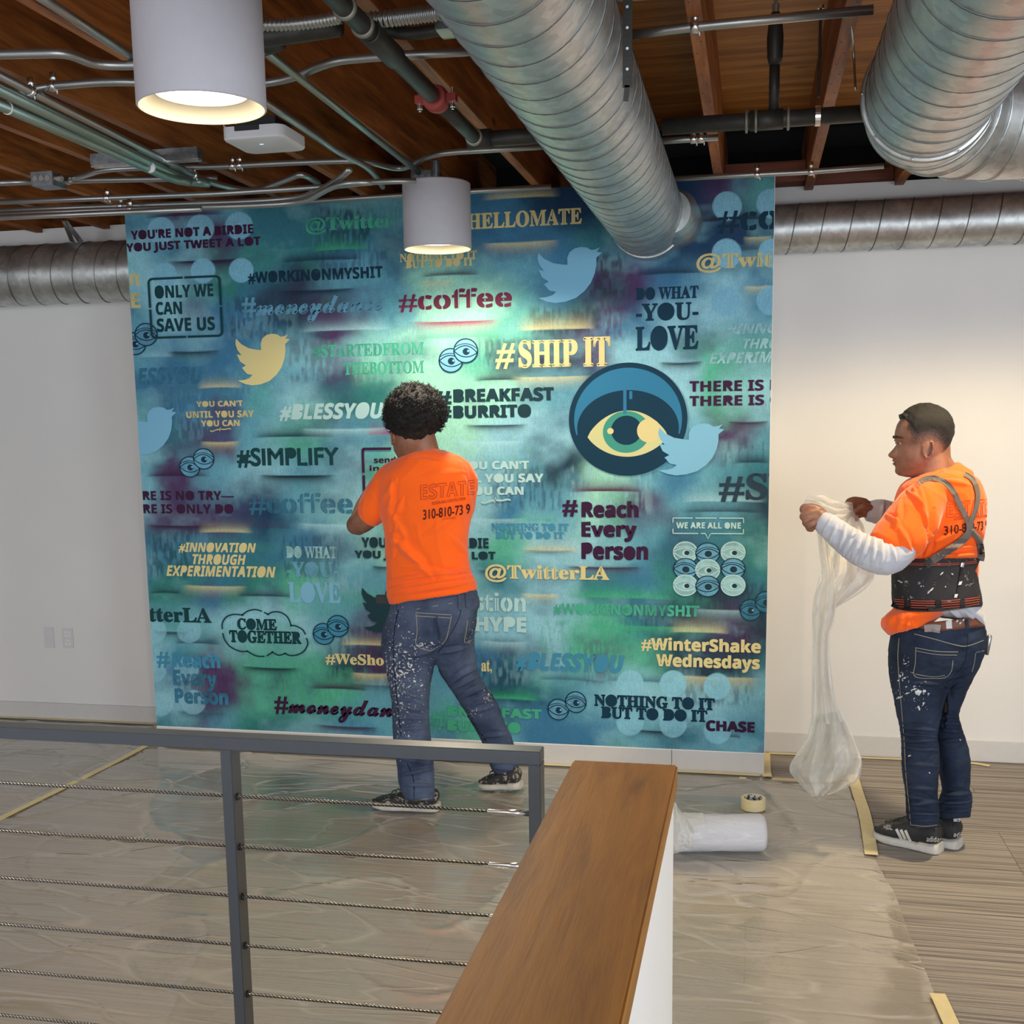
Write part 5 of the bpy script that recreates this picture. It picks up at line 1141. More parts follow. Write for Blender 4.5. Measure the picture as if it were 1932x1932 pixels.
RLEG = [(750,1118,886,1096,4.60,.100),(744,1148,899,1117,4.60,.12),(750,1180,899,1150,4.60,.13),(780,1222,894,1195,4.61,.125),(822,1246,893,1222,4.63,.105),(836,1276,900,1264,4.66,.094),(855,1304,914,1292,4.70,.084),(874,1334,936,1324,4.74,.076),(891,1364,950,1360,4.79,.070),(908,1396,966,1394,4.84,.066),(920,1430,974,1430,4.87,.066),(930,1452,979,1450,4.88,.066),(938,1463,979,1460,4.885,.064)]
body = MB(); loftpx(body, TOR, 2, 2.3, shrink=.86); loftpx(body, LLEG, 2, 2.1, shrink=.82); loftpx(body, RLEG, 2, 2.1, shrink=.82)
limb(body, [(787, 800, 4.58, .057), (800, 842, 4.59, .058), (804, 880, 4.60, .070)])
limb(body, [(745, 905, 4.60, .058), (715, 945, 4.60, .056), (690, 978, 4.62, .053), (673, 990, 4.65, .046)]); limb(body, [(675, 992, 4.66, .043), (690, 955, 4.74, .044), (712, 915, 4.80, .036), (733, 885, 4.84, .027)])   # left arm, elbow low, hand up
for (pts) in ([(738,882,4.84,.014),(747,869,4.85,.0095),(758,868,4.86,.008)], [(737,884,4.85,.014),(748,873,4.87,.0095),(760,873,4.885,.008)], [(738,888,4.86,.014),(750,884,4.88,.009),(761,883,4.895,.0075)], [(740,892,4.865,.013),(750,891,4.885,.008),(759,889,4.9,.007)], [(735,890,4.83,.013),(743,885,4.82,.010),(750,881,4.83,.0085)]): limb(body, pts, 10, 3)
body.ball(ony(737, 886, 4.85), (.022, .03, .02), 14)
limb(body, [(870, 905, 4.60, .058), (862, 945, 4.70, .052), (840, 975, 4.80, .046)]); limb(body, [(840, 975, 4.80, .043), (815, 940, 4.88, .038), (795, 905, 4.96, .028)])
for k in range(4): limb(body, [(795-k*3, 902+k*4, 4.96, .012), (790-k*3, 892+k*4, 4.99, .0085), (786-k*3, 884+k*4, 5.01, .0075)], 10, 3)
limb(body, [(797, 905, 4.95, .012), (800, 895, 4.965, .009)], 10, 3); body.ball(ony(793, 903, 4.965), (.024, .02, .026), 14)
HM = head(body, ony(778, 868, 4.575), math.radians(122), tilt=math.radians(14), sc=1.04)
bme = fuse(body, .0042, 3, 'body'); link('body', bme, M['skin'], w1, True)
# shirt
sh = MB(); loftpx(sh, TOR, 3, 2.35, 48)
limb(sh, [(760, 893, 4.60, .072), (735, 915, 4.60, .076), (712, 950, 4.605, .070), (703, 964, 4.61, .067)], 28)
limb(sh, [(855, 888, 4.60, .070), (868, 908, 4.62, .074), (866, 940, 4.67, .070)], 28)
sh.tube([ony(802, 868, 4.595), ony(801, 856, 4.59), ony(800, 852, 4.59)], [.082, .066, .061], 28)
sme = fuse(sh, .005, 5, 't_shirt')
displace(sme, cloth_noise(.0045, 7, (1, 1, .7), 1, .12), [(742,1008,815,1090,9,.007),(736,1012,790,1060,6,.005),(748,990,742,1050,5,.004),(735,1095,880,1078,5,.006),(738,1110,893,1086,5,.007),(745,1122,896,1097,5,.006),(760,1070,860,1085,6,.004),(826,1092,890,1070,4,.005),
 (741,905,735,985,5,.005),(748,905,722,945,6,.004),(760,940,740,985,6,.004),(875,900,888,960,6,.004),(800,1010,880,960,7,.003),(770,866,830,872,4,.004),(735,960,775,1040,7,.004),(850,1010,884,1050,6,.004),(760,1131,880,1116,4,.004),(795,900,870,890,8,.002)])
ts = link('t_shirt', sme, M['orange'], w1, True); tree1 = bvh(ts)
# shirt print
printed('back_print', 'ESTATE', 793, 915, 944, 895, -.10, tree1, M['print_o'], w1, 'bold', sq=.05, outline=.045)
printed('back_print', 'DESIGN AND CONSTRUCTION', 815, 947, 953, 878, -.15, tree1, M['print_o'], w1, 'bold')
printed('back_print', '310-810-73 9', 798, 962, 981, 887, -.13, tree1, M['print_d'], w1, 'sans', off=.03)
printed('back_print', 'LICENSED', 835, 977, 981, 860, -.1, tree1, M['print_o'], w1, 'sans')
ribbon('collar_band', [(768, 866), (785, 858), (805, 855), (833, 855)], 5, tree1, .003, M['orange'], w1, .003)
# jeans
jn = MB(); loftpx(jn, LLEG, 3, 2.15, 40); loftpx(jn, RLEG, 3, 2.15, 40)
jme = fuse(jn, .005, 4, 'jeans')
displace(jme, cloth_noise(.0028, 10, (1, 1, 1.9), 4, .12), [(745,1300,806,1320,5,.006),(744,1330,806,1340,4,.006),(745,1352,808,1356,4,.006),(746,1376,808,1372,4,.005),(752,1430,812,1440,4,.006),(755,1462,815,1450,4,.007),(758,1480,818,1482,4,.006),
 (850,1300,910,1270,5,.006),(865,1318,925,1290,4,.005),(846,1290,905,1255,5,.005),(882,1345,940,1330,4,.004),(780,1236,822,1225,5,.006),(826,1232,880,1222,4,.006),(740,1225,790,1240,5,.003),(932,1448,975,1452,4,.005),(905,1390,955,1385,4,.004),(820,1165,826,1230,5,-.006),(790,1400,792,1480,4,.003)])
sp1 = [];
def spot(x, y, Y, hx, hz): p = ony(x, y, Y); sp1.append((p.x, Y, p.z, hx, .3, hz))
spot(752, 1270, 4.5, .16, .30); spot(765, 1250, 4.5, .16, .14); spot(750, 1350, 4.45, .06, .22); spot(890, 1210, 4.5, .05, .10); spot(922, 1310, 4.7, .04, .09); spot(800, 1215, 4.5, .10, .05); spot(770, 1398, 4.5, .09, .04); spot(892, 1345, 4.7, .05, .05)
M['denim1'] = denim('splashed_denim', srgb(44, 54, 78), srgb(84, 98, 124), sp1, 1.3, .622)
jo = link('jeans', jme, M['denim1'], w1, True); tj = bvh(jo)
for nm, pts, w_ in (('pocket_stitching', [(784,1156),(852,1160)], 1.2), ('pocket_stitching', [(784,1162),(850,1166)], 1.2), ('pocket_stitching', [(785,1158),(787,1190),(786,1218),(812,1228)], 1.2), ('pocket_stitching', [(852,1162),(846,1190),(838,1212),(812,1228)], 1.2), ('pocket_stitching', [(882,1170),(880,1190),(877,1212),(895,1205)], 1.1),
                 ('pocket_stitching', [(740,1157),(900,1130)], 1.0), ('side_seam', [(752,1150),(744,1190),(742,1230),(746,1290),(752,1350),(757,1390)], 1.6), ('side_seam', [(768,1440),(780,1470),(781,1508)], 1.4), ('side_seam', [(866,1330),(900,1375),(917,1398)], 1.6), ('hem_stitching', [(779,1512),(818,1505)], 1.3), ('hem_stitching', [(937,1466),(978,1460)], 1.2), ('centre_seam', [(866,1134),(868,1160),(848,1200),(826,1232)], 1.2)):
    ribbon(nm, pts, w_, tj, .0012, M['stitch'] if 'stitch' in nm else M['stitchd'], w1, .001, 6, 1)
for pts in ([(866,1122),(868,1150)], [(880,1120),(882,1146)], [(746,1140),(745,1166)]): ribbon('belt_loop', pts, 4.5, tj, .005, M['denim1'], w1, .004, 4, 2)
# phone / pouch at the waist
p = ony(728, 1126, 4.56); MB().box((p.x-.045, p.y-.008, p.z-.03), (p.x+.035, p.y+.012, p.z+.008)).build('belt_pouch', M['dark'], w1, bevel=.004)

def shoe(parent, toe, heel, w_=.052, up=Vector((0, 0, 1)), hgt=.095, mats=('shoe2', 'rubber'), lift=0, stripes=None, pitch=0.0):
    """low trainer from heel to toe (points on the floor)"""
    d = (toe-heel); Ln = d.length; d.normalize(); s_ = up.cross(d).normalized(); z = up; rings = []
    prof = [(0, .55, .036, .080), (.03, .80, .020, .092), (.10, .92, .010, .098), (.20, .92, .008, .100), (.30, .88, .006, .096), (.42, .86, .006, .090), (.52, .92, .006, .079), (.64, 1.0, .006, .064), (.76, 1.0, .008, .058), (.86, .92, .010, .050), (.94, .74, .014, .041), (.985, .42, .020, .032), (1.0, .15, .024, .028)]
    def rg(t_, wk, z0, z1, e_=2.6, n=28):
        c = heel+d*(Ln*t_); o_ = []
        for j in range(n):
            a = 2*math.pi*j/n; ca, sa = math.cos(a), math.sin(a); zz = (z0+z1)/2+(z1-z0)/2*math.copysign(abs(sa)**(2/e_), sa); ww = w_*wk*math.copysign(abs(ca)**(2/e_), ca); ww *= (1-.38*max(0, sa)**1.5) if t_ < .5 else (1-.15*max(0, sa))
            o_.append(c+s_*ww+z*(zz*hgt/.095))
        return o_
    Q = [np.array(p) for p in prof]; rr = []
    for i in range(len(Q)-1):
        for j in range(3): rr.append(Q[i]+(Q[i+1]-Q[i])*j/3)
    rr.append(Q[-1])
    up_ = MB().loft([rg(*(p[0], p[1]*.94, p[2]+.012, p[3])) for p in rr]); u_ = up_.build('shoe_upper', M[mats[0]], parent, True)
    so = MB().loft([rg(p[0]*1.02-.01, p[1]*1.05+.03, .0 if p[0] < .8 else (p[0]-.8)*.05, .028+(.006 if p[0] < .3 else 0), 5) for p in rr]); so_ = so.build('sole', M[mats[1]], u_, False); auto_smooth(so_, 40)
    lc = MB()
    for k in range(5):
        t_ = .42+k*.062; c = heel+d*(Ln*t_)+z*((.100-k*.0072)*hgt/.095); lc.tube([c-s_*.020, c-s_*.010+z*.006, c+s_*.010+z*.006+d*.004, c+s_*.020+d*.004], .0026, 8)
    lc.build('laces', M['dark'], u_, True, kind='stuff'); return u_, d, s_, Ln
tl, hl = onz(703, 1527, 0), onz(828, 1533, 0); hz_ = Vector((0, 0, .012)); shoe(w1, tl+hz_, hl+hz_, .050)
ht = onz(925, 1492, 0); toe2 = Vector((ht.x-.05, ht.y, .014)); heel2 = ony(984, 1486, toe2.y-.02); shoe(w1, toe2, heel2, .048, (Vector((-.35, .1, 1))).normalized() if False else ((toe2-heel2).cross(Vector((0, 1, 0)))*(-1 if (toe2-heel2).cross(Vector((0, 1, 0))).z < 0 else 1)).normalized())
# afro hair
bm = bmesh.new(); bmesh.ops.create_icosphere(bm, subdivisions=6, radius=1); hc = ony(783, 779, 4.575)
for v in bm.verts:
    q = v.co.copy(); r_ = 1+.07*noise.noise(q*2.2)+.055*noise.noise(q*5.5+Vector((3, 1, 2)))+.05*abs(noise.noise(q*13))+.028*noise.noise(q*28)
    flat = 1-.16*max(0, -q.z)**2; v.co = hc+Vector((q.x*.126*r_*flat, q.y*.13*r_, q.z*.118*r_))+Vector((0, 0, .0))
me = bpy.data.meshes.new('curly_hair'); bm.to_mesh(me); bm.free(); ho = link('curly_hair', me, M['hair'], w1, True)
cm = MB()
for k in range(1500):
    q = Vector(RNG.normal(size=3)).normalized()
    if q.z < -.62: continue
    c = hc+Vector((q.x*.127, q.y*.131, q.z*.119))*(1+.05*noise.noise(q*2.2)); a = q.orthogonal().normalized(); b = q.cross(a); ph = RNG.random()*6; L_ = .010+.012*RNG.random(); P = []
    for i in range(5): s_ = i/4; P.append(c+q*(-.004+L_*s_)+(a*math.cos(ph+s_*5)+b*math.sin(ph+s_*5))*.0055)
    cm.tube(P, [.0018, .0018, .0016, .0012, .0006], 4)
cm.build('hair_curls', M['hair'], w1, True, kind='stuff')
MB().tube([HM @ Vector((.02, s_*.02, .5)) for s_ in (0,)]+[HM @ Vector((.021, 0, .5))], .001, 6) if False else None
for s_ in (1, -1):
    MB().ball(HM @ Vector((.084, s_*.031, .465*.235)), (.012, .012, .009), 14).build('eye', M['mwhite'], w1, True)
# =============================== worker holding the film (seen from his left and behind)
G1, G2 = onz(1656, 1583, 0), onz(1776, 1613, 0)
w2 = empty('person', (.72, 4.42, 0), 'person with short dark hair, orange t-shirt, white sleeves and black back brace, holding film', 'person', 'workers in orange t-shirts')
Y2_ = 4.42
TOR2 = [(1738,893,1803,884,4.42,.080),(1722,900,1822,893,4.42,.115),(1700,914,1846,908,4.42,.145),(1690,938,1857,934,4.42,.155),(1686,965,1860,962,4.42,.158),(1690,995,1858,995,4.42,.155),(1694,1025,1853,1024,4.42,.148),(1692,1056,1846,1054,4.42,.142),(1687,1090,1843,1090,4.42,.142),(1685,1120,1847,1118,4.42,.145),(1684,1146,1851,1140,4.42,.150)]
TAIL = [(1694,1128,1838,1122,4.42,.128),(1688,1146,1842,1138,4.42,.136),(1676,1156,1826,1144,4.42,.144),(1664,1170,1800,1150,4.41,.140),(1664,1184,1776,1162,4.41,.130),(1676,1198,1752,1178,4.40,.112)]
LL2 = [(1682,1190,1855,1178,4.43,.142),(1680,1205,1858,1195,4.43,.148),(1676,1230,1861,1222,4.43,.152),(1677,1262,1840,1256,4.42,.145),(1680,1290,1797,1288,4.40,.118),(1687,1320,1783,1320,4.39,.100),(1693,1350,1775,1350,4.385,.088),(1700,1390,1769,1390,4.38,.078),(1701,1420,1772,1420,4.38,.080),(1703,1455,1771,1455,4.375,.080),(1708,1490,1769,1492,4.37,.070),(1709,1515,1770,1515,4.37,.066),(1711,1540,1771,1540,4.37,.068),(1717,1562,1772,1560,4.37,.062)]
RL2 = [(1700,1188,1856,1178,4.44,.140),(1705,1210,1860,1200,4.44,.148),(1720,1240,1857,1232,4.45,.15),(1752,1268,1845,1262,4.46,.138),(1776,1290,1832,1286,4.47,.112),(1776,1320,1820,1316,4.475,.094),(1768,1352,1808,1350,4.48,.084),(1764,1385,1818,1385,4.485,.080),(1768,1420,1828,1420,4.49,.082),(1772,1455,1831,1452,4.49,.080),(1778,1490,1830,1488,4.49,.070),(1770,1512,1834,1508,4.49,.068),(1772,1545,1831,1542,4.49,.066)]
body = MB(); loftpx(body, TOR2, 2, 2.3, shrink=.86); loftpx(body, LL2, 2, 2.1, shrink=.82); loftpx(body, RL2, 2, 2.1, shrink=.82)
limb(body, [(1745, 826, 4.42, .052), (1756, 862, 4.42, .064), (1764, 898, 4.42, .076), (1775, 925, 4.42, .09)], 28)
limb(body, [(1766, 838, 4.42, .050), (1764, 870, 4.42, .058), (1775, 900, 4.42, .07)], 24)
# left (near) arm: shoulder - elbow - wrist
limb(body, [(1738, 955, 4.27, .056), (1712, 1000, 4.20, .056), (1678, 1052, 4.14, .048)]); limb(body, [(1676, 1050, 4.13, .046), (1630, 1040, 4.11, .043), (1585, 1010, 4.10, .034), (1556, 986, 4.10, .028)])
# right (far) arm
limb(body, [(1760, 945, 4.60, .060), (1735, 985, 4.64, .052), (1700, 975, 4.65, .044), (1665, 964, 4.64, .036), (1648, 961, 4.63, .030)])
# left hand: a loose fist pinching the film edge
body.ball(ony(1543, 980, 4.095), (.036, .022, .036), 18); body.ball(ony(1534, 978, 4.095), (.030, .022, .034), 18)
for pts in ([(1546,962,4.10,.014),(1530,957,4.09,.0115),(1516,956,4.085,.0100),(1513,963,4.085,.0088),(1520,967,4.09,.0080)], [(1541,966,4.09,.014),(1523,968,4.075,.0115),(1513,974,4.075,.0100),(1518,981,4.085,.0088)],
            [(1539,976,4.085,.014),(1524,980,4.07,.0112),(1518,987,4.072,.0098),(1524,992,4.085,.0086)], [(1541,986,4.085,.0135),(1529,991,4.072,.0105),(1525,998,4.078,.0090),(1532,1000,4.09,.0080)],
            [(1556,972,4.12,.0150),(1545,960,4.13,.0125),(1530,955,4.125,.0105),(1519,956,4.115,.0088)]): limb(body, pts, 12, 4)
# right hand: fingers curl toward the camera side, thumb over them
body.ball(ony(1633, 960, 4.62), (.030, .022, .036), 18); body.ball(ony(1626, 958, 4.615), (.026, .022, .034), 18)
for pts in ([(1632,946,4.62,.0135),(1614,942,4.61,.0112),(1602,944,4.60,.0098),(1597,949,4.595,.0080)], [(1628,950,4.615,.013),(1612,950,4.595,.0110),(1605,957,4.59,.0095),(1609,963,4.595,.0085)],
            [(1628,960,4.61,.013),(1613,962,4.59,.0105),(1608,970,4.59,.0092),(1614,974,4.60,.0082)], [(1630,970,4.61,.0125),(1618,974,4.595,.0098),(1616,981,4.60,.0085)],
            [(1641,958,4.60,.0145),(1630,955,4.58,.0125),(1620,960,4.573,.0105),(1613,966,4.572,.0090)]): limb(body, pts, 12, 4)
HD = math.radians(180+12-10)
HM2 = head(body, ony(1733, 898, 4.42), HD, tilt=math.radians(-2), sc=(1.0, 1.05, 1.10))
bme = fuse(body, .0040, 3, 'body'); bd2 = link('body', bme, M['skin'], w2, True)
# white undershirt: sleeves, cuffs and tail
us = MB(); limb(us, [(1722, 985, 4.235, .058), (1708, 1008, 4.20, .066), (1690, 1040, 4.155, .064), (1668, 1052, 4.13, .063), (1640, 1044, 4.115, .060), (1612, 1030, 4.11, .056), (1585, 1010, 4.10, .048), (1562, 992, 4.10, .042), (1556, 988, 4.10, .041)], 36, 4)
ume = fuse(us, .0042, 4, 'left_sleeve')
displace(ume, cloth_noise(.003, 12, (1, 1, 1), 8, .12), [(1580,985,1565,1025,4,.005),(1596,985,1583,1040,4,.006),(1612,992,1590,1050,4,.007),(1625,1000,1606,1058,4,.006),(1640,1003,1622,1062,4,.007),(1650,1006,1645,1066,4,.006),(1664,1012,1662,1072,4,.005),(1570,975,1550,1010,3,.004),(1630,996,1600,1016,3,.004),(1680,1025,1690,1060,4,.004)])
link('left_sleeve', ume, M['wsleeve'], w2, True)
us = MB(); limb(us, [(1760, 950, 4.60, .066), (1720, 985, 4.645, .062), (1690, 974, 4.65, .054), (1662, 966, 4.64, .049), (1650, 965, 4.635, .047)], 30, 4); ume = fuse(us, .0045, 4, 'right_sleeve')
displace(ume, cloth_noise(.003, 14, (1, 1, 1), 3, .12), [(1668,948,1660,985,3,.005),(1680,950,1672,988,3,.005)]); link('right_sleeve', ume, M['wsleeve'], w2, True)
# t-shirt
sh = MB(); loftpx(sh, TOR2[:9], 3, 2.35, 48)
limb(sh, [(1756, 938, 4.31, .068), (1738, 955, 4.275, .082), (1722, 980, 4.24, .092), (1700, 1010, 4.20, .092), (1688, 1022, 4.18, .090)], 32, 4); limb(sh, [(1775, 915, 4.52, .075), (1762, 945, 4.59, .08), (1742, 965, 4.62, .078)], 28)
sh.tube([ony(1778, 912, 4.42), ony(1773, 898, 4.42), ony(1769, 889, 4.42)], [.115, .090, .078], 28)
sme = fuse(sh, .0048, 5, 't_shirt')
displace(sme, cloth_noise(.004, 8, (1, 1, .8), 12, .12), [(1712,925,1742,960,5,.007),(1722,915,1748,990,5,.006),(1734,915,1752,1000,6,.006),(1700,940,1690,1000,5,.005),(1672,970,1700,990,4,.006),(1690,985,1720,1040,6,.005),(1745,1000,1735,1050,6,.006),(1758,1010,1745,1052,5,.005),(1775,1035,1850,1030,5,.005),(1770,1048,1846,1046,4,.005),(1765,1025,1800,1005,5,.004),
 (1800,1048,1850,1040,4,.004),(1780,905,1830,915,5,.004),(1760,905,1800,935,5,.004),(1835,1000,1850,1030,4,.005),(1762,960,1752,1020,6,-.005)])
ts2 = link('t_shirt', sme, M['orange'], w2, True); tree2 = bvh(ts2)
tl_ = MB(); loftpx(tl_, TAIL, 3, 2.2, 44); tme = fuse(tl_, .0045, 4, 'shirt_tail')
displace(tme, cloth_noise(.004, 10, (1, 1, 1), 5, .12), [(1690,1160,1670,1185,5,.003),(1704,1160,1692,1196,5,.003),(1718,1162,1708,1194,5,.003),(1700,1175,1735,1184,5,.0025)]); link('shirt_tail', tme, M['orange'], w2, True)
un = MB(); loftpx(un, [(1700,1130,1848,1128,4.43,.140),(1712,1150,1853,1146,4.435,.150),(1775,1164,1854,1160,4.445,.142),(1800,1168,1855,1172,4.45,.120),(1825,1178,1855,1182,4.46,.09)], 3, 2.3, 40); ume = fuse(un, .0045, 4, 'undershirt_tail')
displace(ume, cloth_noise(.003, 12, (1, 1, 1), 6, .1), [(1790,1150,1815,1166,3,.005),(1815,1146,1840,1170,4,.004)]); link('undershirt_tail', ume, M['wsleeve'], w2, True)
printed('back_print', 'ESTATE', 1786, 946, 978, 1866, -.07, tree2, M['print_o'], w2, 'bold', sq=.35, outline=.045)
printed('back_print', 'DESIGN AND CONSTRUCTION', 1800, 977, 982, 1862, -.10, tree2, M['print_o'], w2, 'bold', sq=.35)
printed('back_print', '310-810-73 9', 1781, 993, 1010, 1864, -.14, tree2, M['print_d'], w2, 'sans', off=.03, sq=.35)
# back brace
BR = [(1697,1054,1847,1053,4.42,.150),(1687,1066,1845,1064,4.42,.152),(1683,1080,1843,1080,4.42,.152),(1682,1105,1846,1104,4.42,.153),(1683,1128,1850,1124,4.42,.156),(1686,1144,1852,1137,4.42,.158),(1695,1151,1851,1145,4.42,.154)]
bb = MB(); loftpx(bb, BR, 4, 2.4, 56); bme = bb.mesh('back_brace'); displace(bme, cloth_noise(.002, 14, (1, 1, 1.5), 9, .1), [])
t = NT('brace_splattered'); c = t.coords((1, 1, 1), 'World'); t.base(t.mix(t.ramp(t.noise(c, 42, 3, .6, .8), [(.64, (0,0,0)), (.68, (1,1,1))]), srgb(44, 43, 46), srgb(150, 150, 150))).set(Roughness=.7, Specular_IOR_Level=.3); t.bump(t.noise(c, 700, 2), .4, .001)
br = link('back_brace', bme, t.m, w2, True); trb = bvh(br)
for y_ in (1060.5, 1063.5): ribbon('edge_stripe', [(1692,y_), (1730,y_+2.5), (1770,y_+3), (1810,y_+1.5), (1843,y_-2)], 1.0, trb, .0018, M['orangetrim'], br, .001, 6, 1)
ribbon('waist_band', [(1684,1136), (1700,1142), (1740,1146), (1790,1144), (1830,1138), (1851,1134)], 17, trb, .004, M['brace'], br, .004, 8, 3)
tb2 = trb
for k, y_ in enumerate((1131, 1135, 1139.5, 1144)):
    for (xa, xb) in ((1687,1706), (1718,1764), (1776,1812), (1820,1848)):
        yy_ = lambda x: y_+3.0+ -((x-1765)/84.0)**2*6+(x-1765)*-.02
        ribbon('band_stripe', [(xa, yy_(xa)), ((xa+xb)/2, yy_((xa+xb)/2)), (xb, yy_(xb))], 1.5, trb, .0085, M['orangetrim'], br, .001, 4, 1)
for x_ in (1712, 1770, 1816): ribbon('band_loop', [(x_, 1130+ (4 if x_ < 1800 else 2)), (x_+1, 1150- (0 if x_ < 1800 else 4))], 9, trb, .011, M['brace'], br, .003, 3, 2)
ribbon('brace_tab', [(1816,1064), (1815,1080), (1811,1100), (1808,1120)], 6, trb, .006, M['brace'], br, .003, 6, 2); ribbon('metal_fitting', [(1817,1062), (1815,1070)], 6, trb, .0105, M['zinc'], br, .003, 3, 2)
for (x, y, a, b) in ((1812,1100,7,3),(1804,1124,6,3.5),(1757,1113,9,1.6),(1777,1082,6,1.4),(1752,1118,4,1.2),(1784,1107,2,1.2),(1698,1097,1.2,4),(1738,1106,2.4,1.2),(1797,1083,1.6,2)):
    ribbon('paint_spot', [(x-a*.5, y+a*.55), (x-a*.1, y+.3), (x, y), (x+a*.5, y-a*.5)], (lambda q, b=b: b*2.0*(.15+math.sin(math.pi*min(1, max(0, q)))**.7*(.8+.3*math.sin(q*9+b)))), trb, .0095 if (x, y) in ((1812,1100),(1804,1124)) else .0022, M['paintw'], br, .001, 5, 2)
# braces over the shoulders, crossing low on the back
S1 = [(1733,912), (1742,905), (1756,902), (1772,904), (1788,914), (1800,930), (1812,954), (1822,974), (1829,990)]
ribbon('shoulder_strap', S1, 10, tree2, .005, M['strap'], w2, .003, 10, 3)
ribbon('shoulder_strap', [(1820,894), (1832,901), (1840,912), (1845,930), (1844,950), (1838,970), (1831,988), (1829,1000)], 9, tree2, .008, M['strap'], w2, .003, 10, 3)
ribbon('shoulder_strap', [(1829,985), (1830,1000), (1822,1014), (1802,1030), (1780,1044), (1760,1056), (1750,1062)], [13, 16], tree2, .011, M['strap'], w2, .003, 10, 3)
ribbon('shoulder_strap', [(1827,990), (1836,1004), (1846,1016), (1850,1030), (1852,1048), (1850,1058)], [11, 13], tree2, .008, M['strap'], w2, .003, 10, 3)
ribbon('strap_buckle', [(1748,1056), (1757,1068)], 15, trb, .010, M['dark'], w2, .005, 4, 2)
ribbon('collar_band', [(1728,918), (1740,908), (1756,897), (1775,887), (1791,881)], 6, tree2, .003, M['orange'], w2, .003, 8, 2)
# jeans, belt
jn = MB(); loftpx(jn, LL2, 3, 2.15, 40); loftpx(jn, RL2, 3, 2.15, 40); jme = fuse(jn, .0048, 4, 'jeans')
displace(jme, cloth_noise(.003, 10, (1, 1, 2.0), 14, .1), [(1700,1372,1770,1378,4,.006),(1700,1384,1768,1390,4,.007),(1702,1398,1768,1396,4,.006),(1704,1410,1768,1416,4,.005),(1708,1500,1768,1512,4,.008),(1708,1518,1768,1512,4,.008),(1710,1532,1770,1536,4,.008),(1714,1548,1770,1545,3,.006),(1706,1484,1766,1490,4,.005),
 (1770,1345,1810,1355,4,.006),(1772,1362,1812,1366,4,.006),(1772,1376,1818,1380,4,.006),(1774,1398,1824,1394,4,.005),(1774,1500,1832,1496,4,.008),(1772,1514,1832,1512,4,.008),(1774,1530,1830,1528,4,.007),(1778,1296,1830,1288,5,.006),(1720,1288,1780,1290,4,.006),(1700,1300,1770,1310,6,.004),(1790,1280,1840,1264,4,.005),(1783,1295,1781,1370,5,-.008),(1702,1440,1768,1446,5,.004)])
sp1.clear(); spot(1728, 1300, 4.28, .07, .05); spot(1705, 1282, 4.28, .06, .05); spot(1700, 1314, 4.28, .06, .02); spot(1735, 1330, 4.28, .06, .06); spot(1708, 1250, 4.28, .03, .03)
M['denim2'] = denim('dark_denim', srgb(24, 32, 48), srgb(48, 60, 82), sp1, 7.7, .645)
jo = link('jeans', jme, M['denim2'], w2, True); tj = bvh(jo)
for nm, pts, w_ in (('pocket_stitching', [(1727,1222),(1768,1229),(1808,1230)], 1.2), ('pocket_stitching', [(1728,1228),(1768,1235),(1806,1236)], 1.0), ('pocket_stitching', [(1728,1223),(1727,1250),(1726,1276),(1760,1280),(1784,1278),(1795,1266),(1798,1246)], 1.2), ('pocket_stitching', [(1727,1272),(1760,1277),(1783,1274)], 1.0),
                 ('pocket_stitching', [(1842,1231),(1864,1226)], 1.2), ('pocket_stitching', [(1841,1232),(1838,1252),(1834,1268)], 1.1), ('side_seam', [(1696,1204),(1694,1240),(1697,1290),(1702,1350),(1706,1400),(1709,1460),(1714,1510),(1718,1555)], 1.3), ('yoke_seam', [(1725,1196),(1760,1205),(1800,1216),(1824,1219),(1856,1208)], 1.3),
                 ('centre_seam', [(1826,1196),(1825,1219),(1820,1250),(1800,1276),(1784,1290)], 1.4), ('hem_stitching', [(1717,1556),(1745,1559),(1771,1556)], 1.2)):
    ribbon(nm, pts, w_, tj, .0012, M['stitch'] if 'stitch' in nm or 'yoke' in nm or 'side' in nm else M['stitchd'], w2, .001, 6, 1)
for (x, y, a, b) in ((1733,1306,12,7),(1744,1304,6,4),(1726,1300,7,2.5),(1712,1308,9,2.2),(1697,1316,12,2.6),(1698,1275,3,3.5),(1707,1279,5,2.2),(1695,1284,4,2),(1709,1252,4,1.3),(1752,1309,4,2),(1716,1426,6,2),(1734,1336,3,6),(1754,1458,1.6,1.8),(1812,1396,1.6,1.8)):
    ribbon('paint_spot', [(x-a*.5, y+a*.2), (x-a*.15, y+.3), (x, y), (x+a*.5, y-a*.15)], (lambda q, b=b: b*1.5*(.2+math.sin(math.pi*min(1, max(0, q)))**.7*(.8+.35*math.sin(q*11+b)))), tj, .0025, M['paintw'], w2, .001, 5, 2)
bl = MB(); loftpx(bl, [(1700,1180,1855,1163,4.43,.148),(1700,1199,1857,1182,4.43,.150),], 3, 2.2, 48); ble = link('belt', bl.mesh('belt'), M['belt'], w2, True); tbl = bvh(ble)
ribbon('belt_loop', [(1823,1166), (1826,1182), (1827,1196)], 6, tbl, .006, M['denim2'], w2, .004, 5, 2)
ribbon('paint_patch', [(1790,1170), (1791,1186)], 11, tbl, .002, M['paintw'], w2, .001, 3, 2)
for (x, y) in ((1806,1172),(1812,1176),(1818,1170),(1772,1184)): ribbon('paint_patch', [(x-1.5, y+1.5), (x+1.5, y-2)], 2.4, tbl, .002, M['paintw'], w2, .001, 2, 1)
ribbon('tool_pouch', [(1744,1186), (1758,1185), (1774,1187)], [13, 16], tbl, .012, simple('silver_tape', srgb(150, 140, 136), .4, .3, .2), w2, .014, 5, 3)
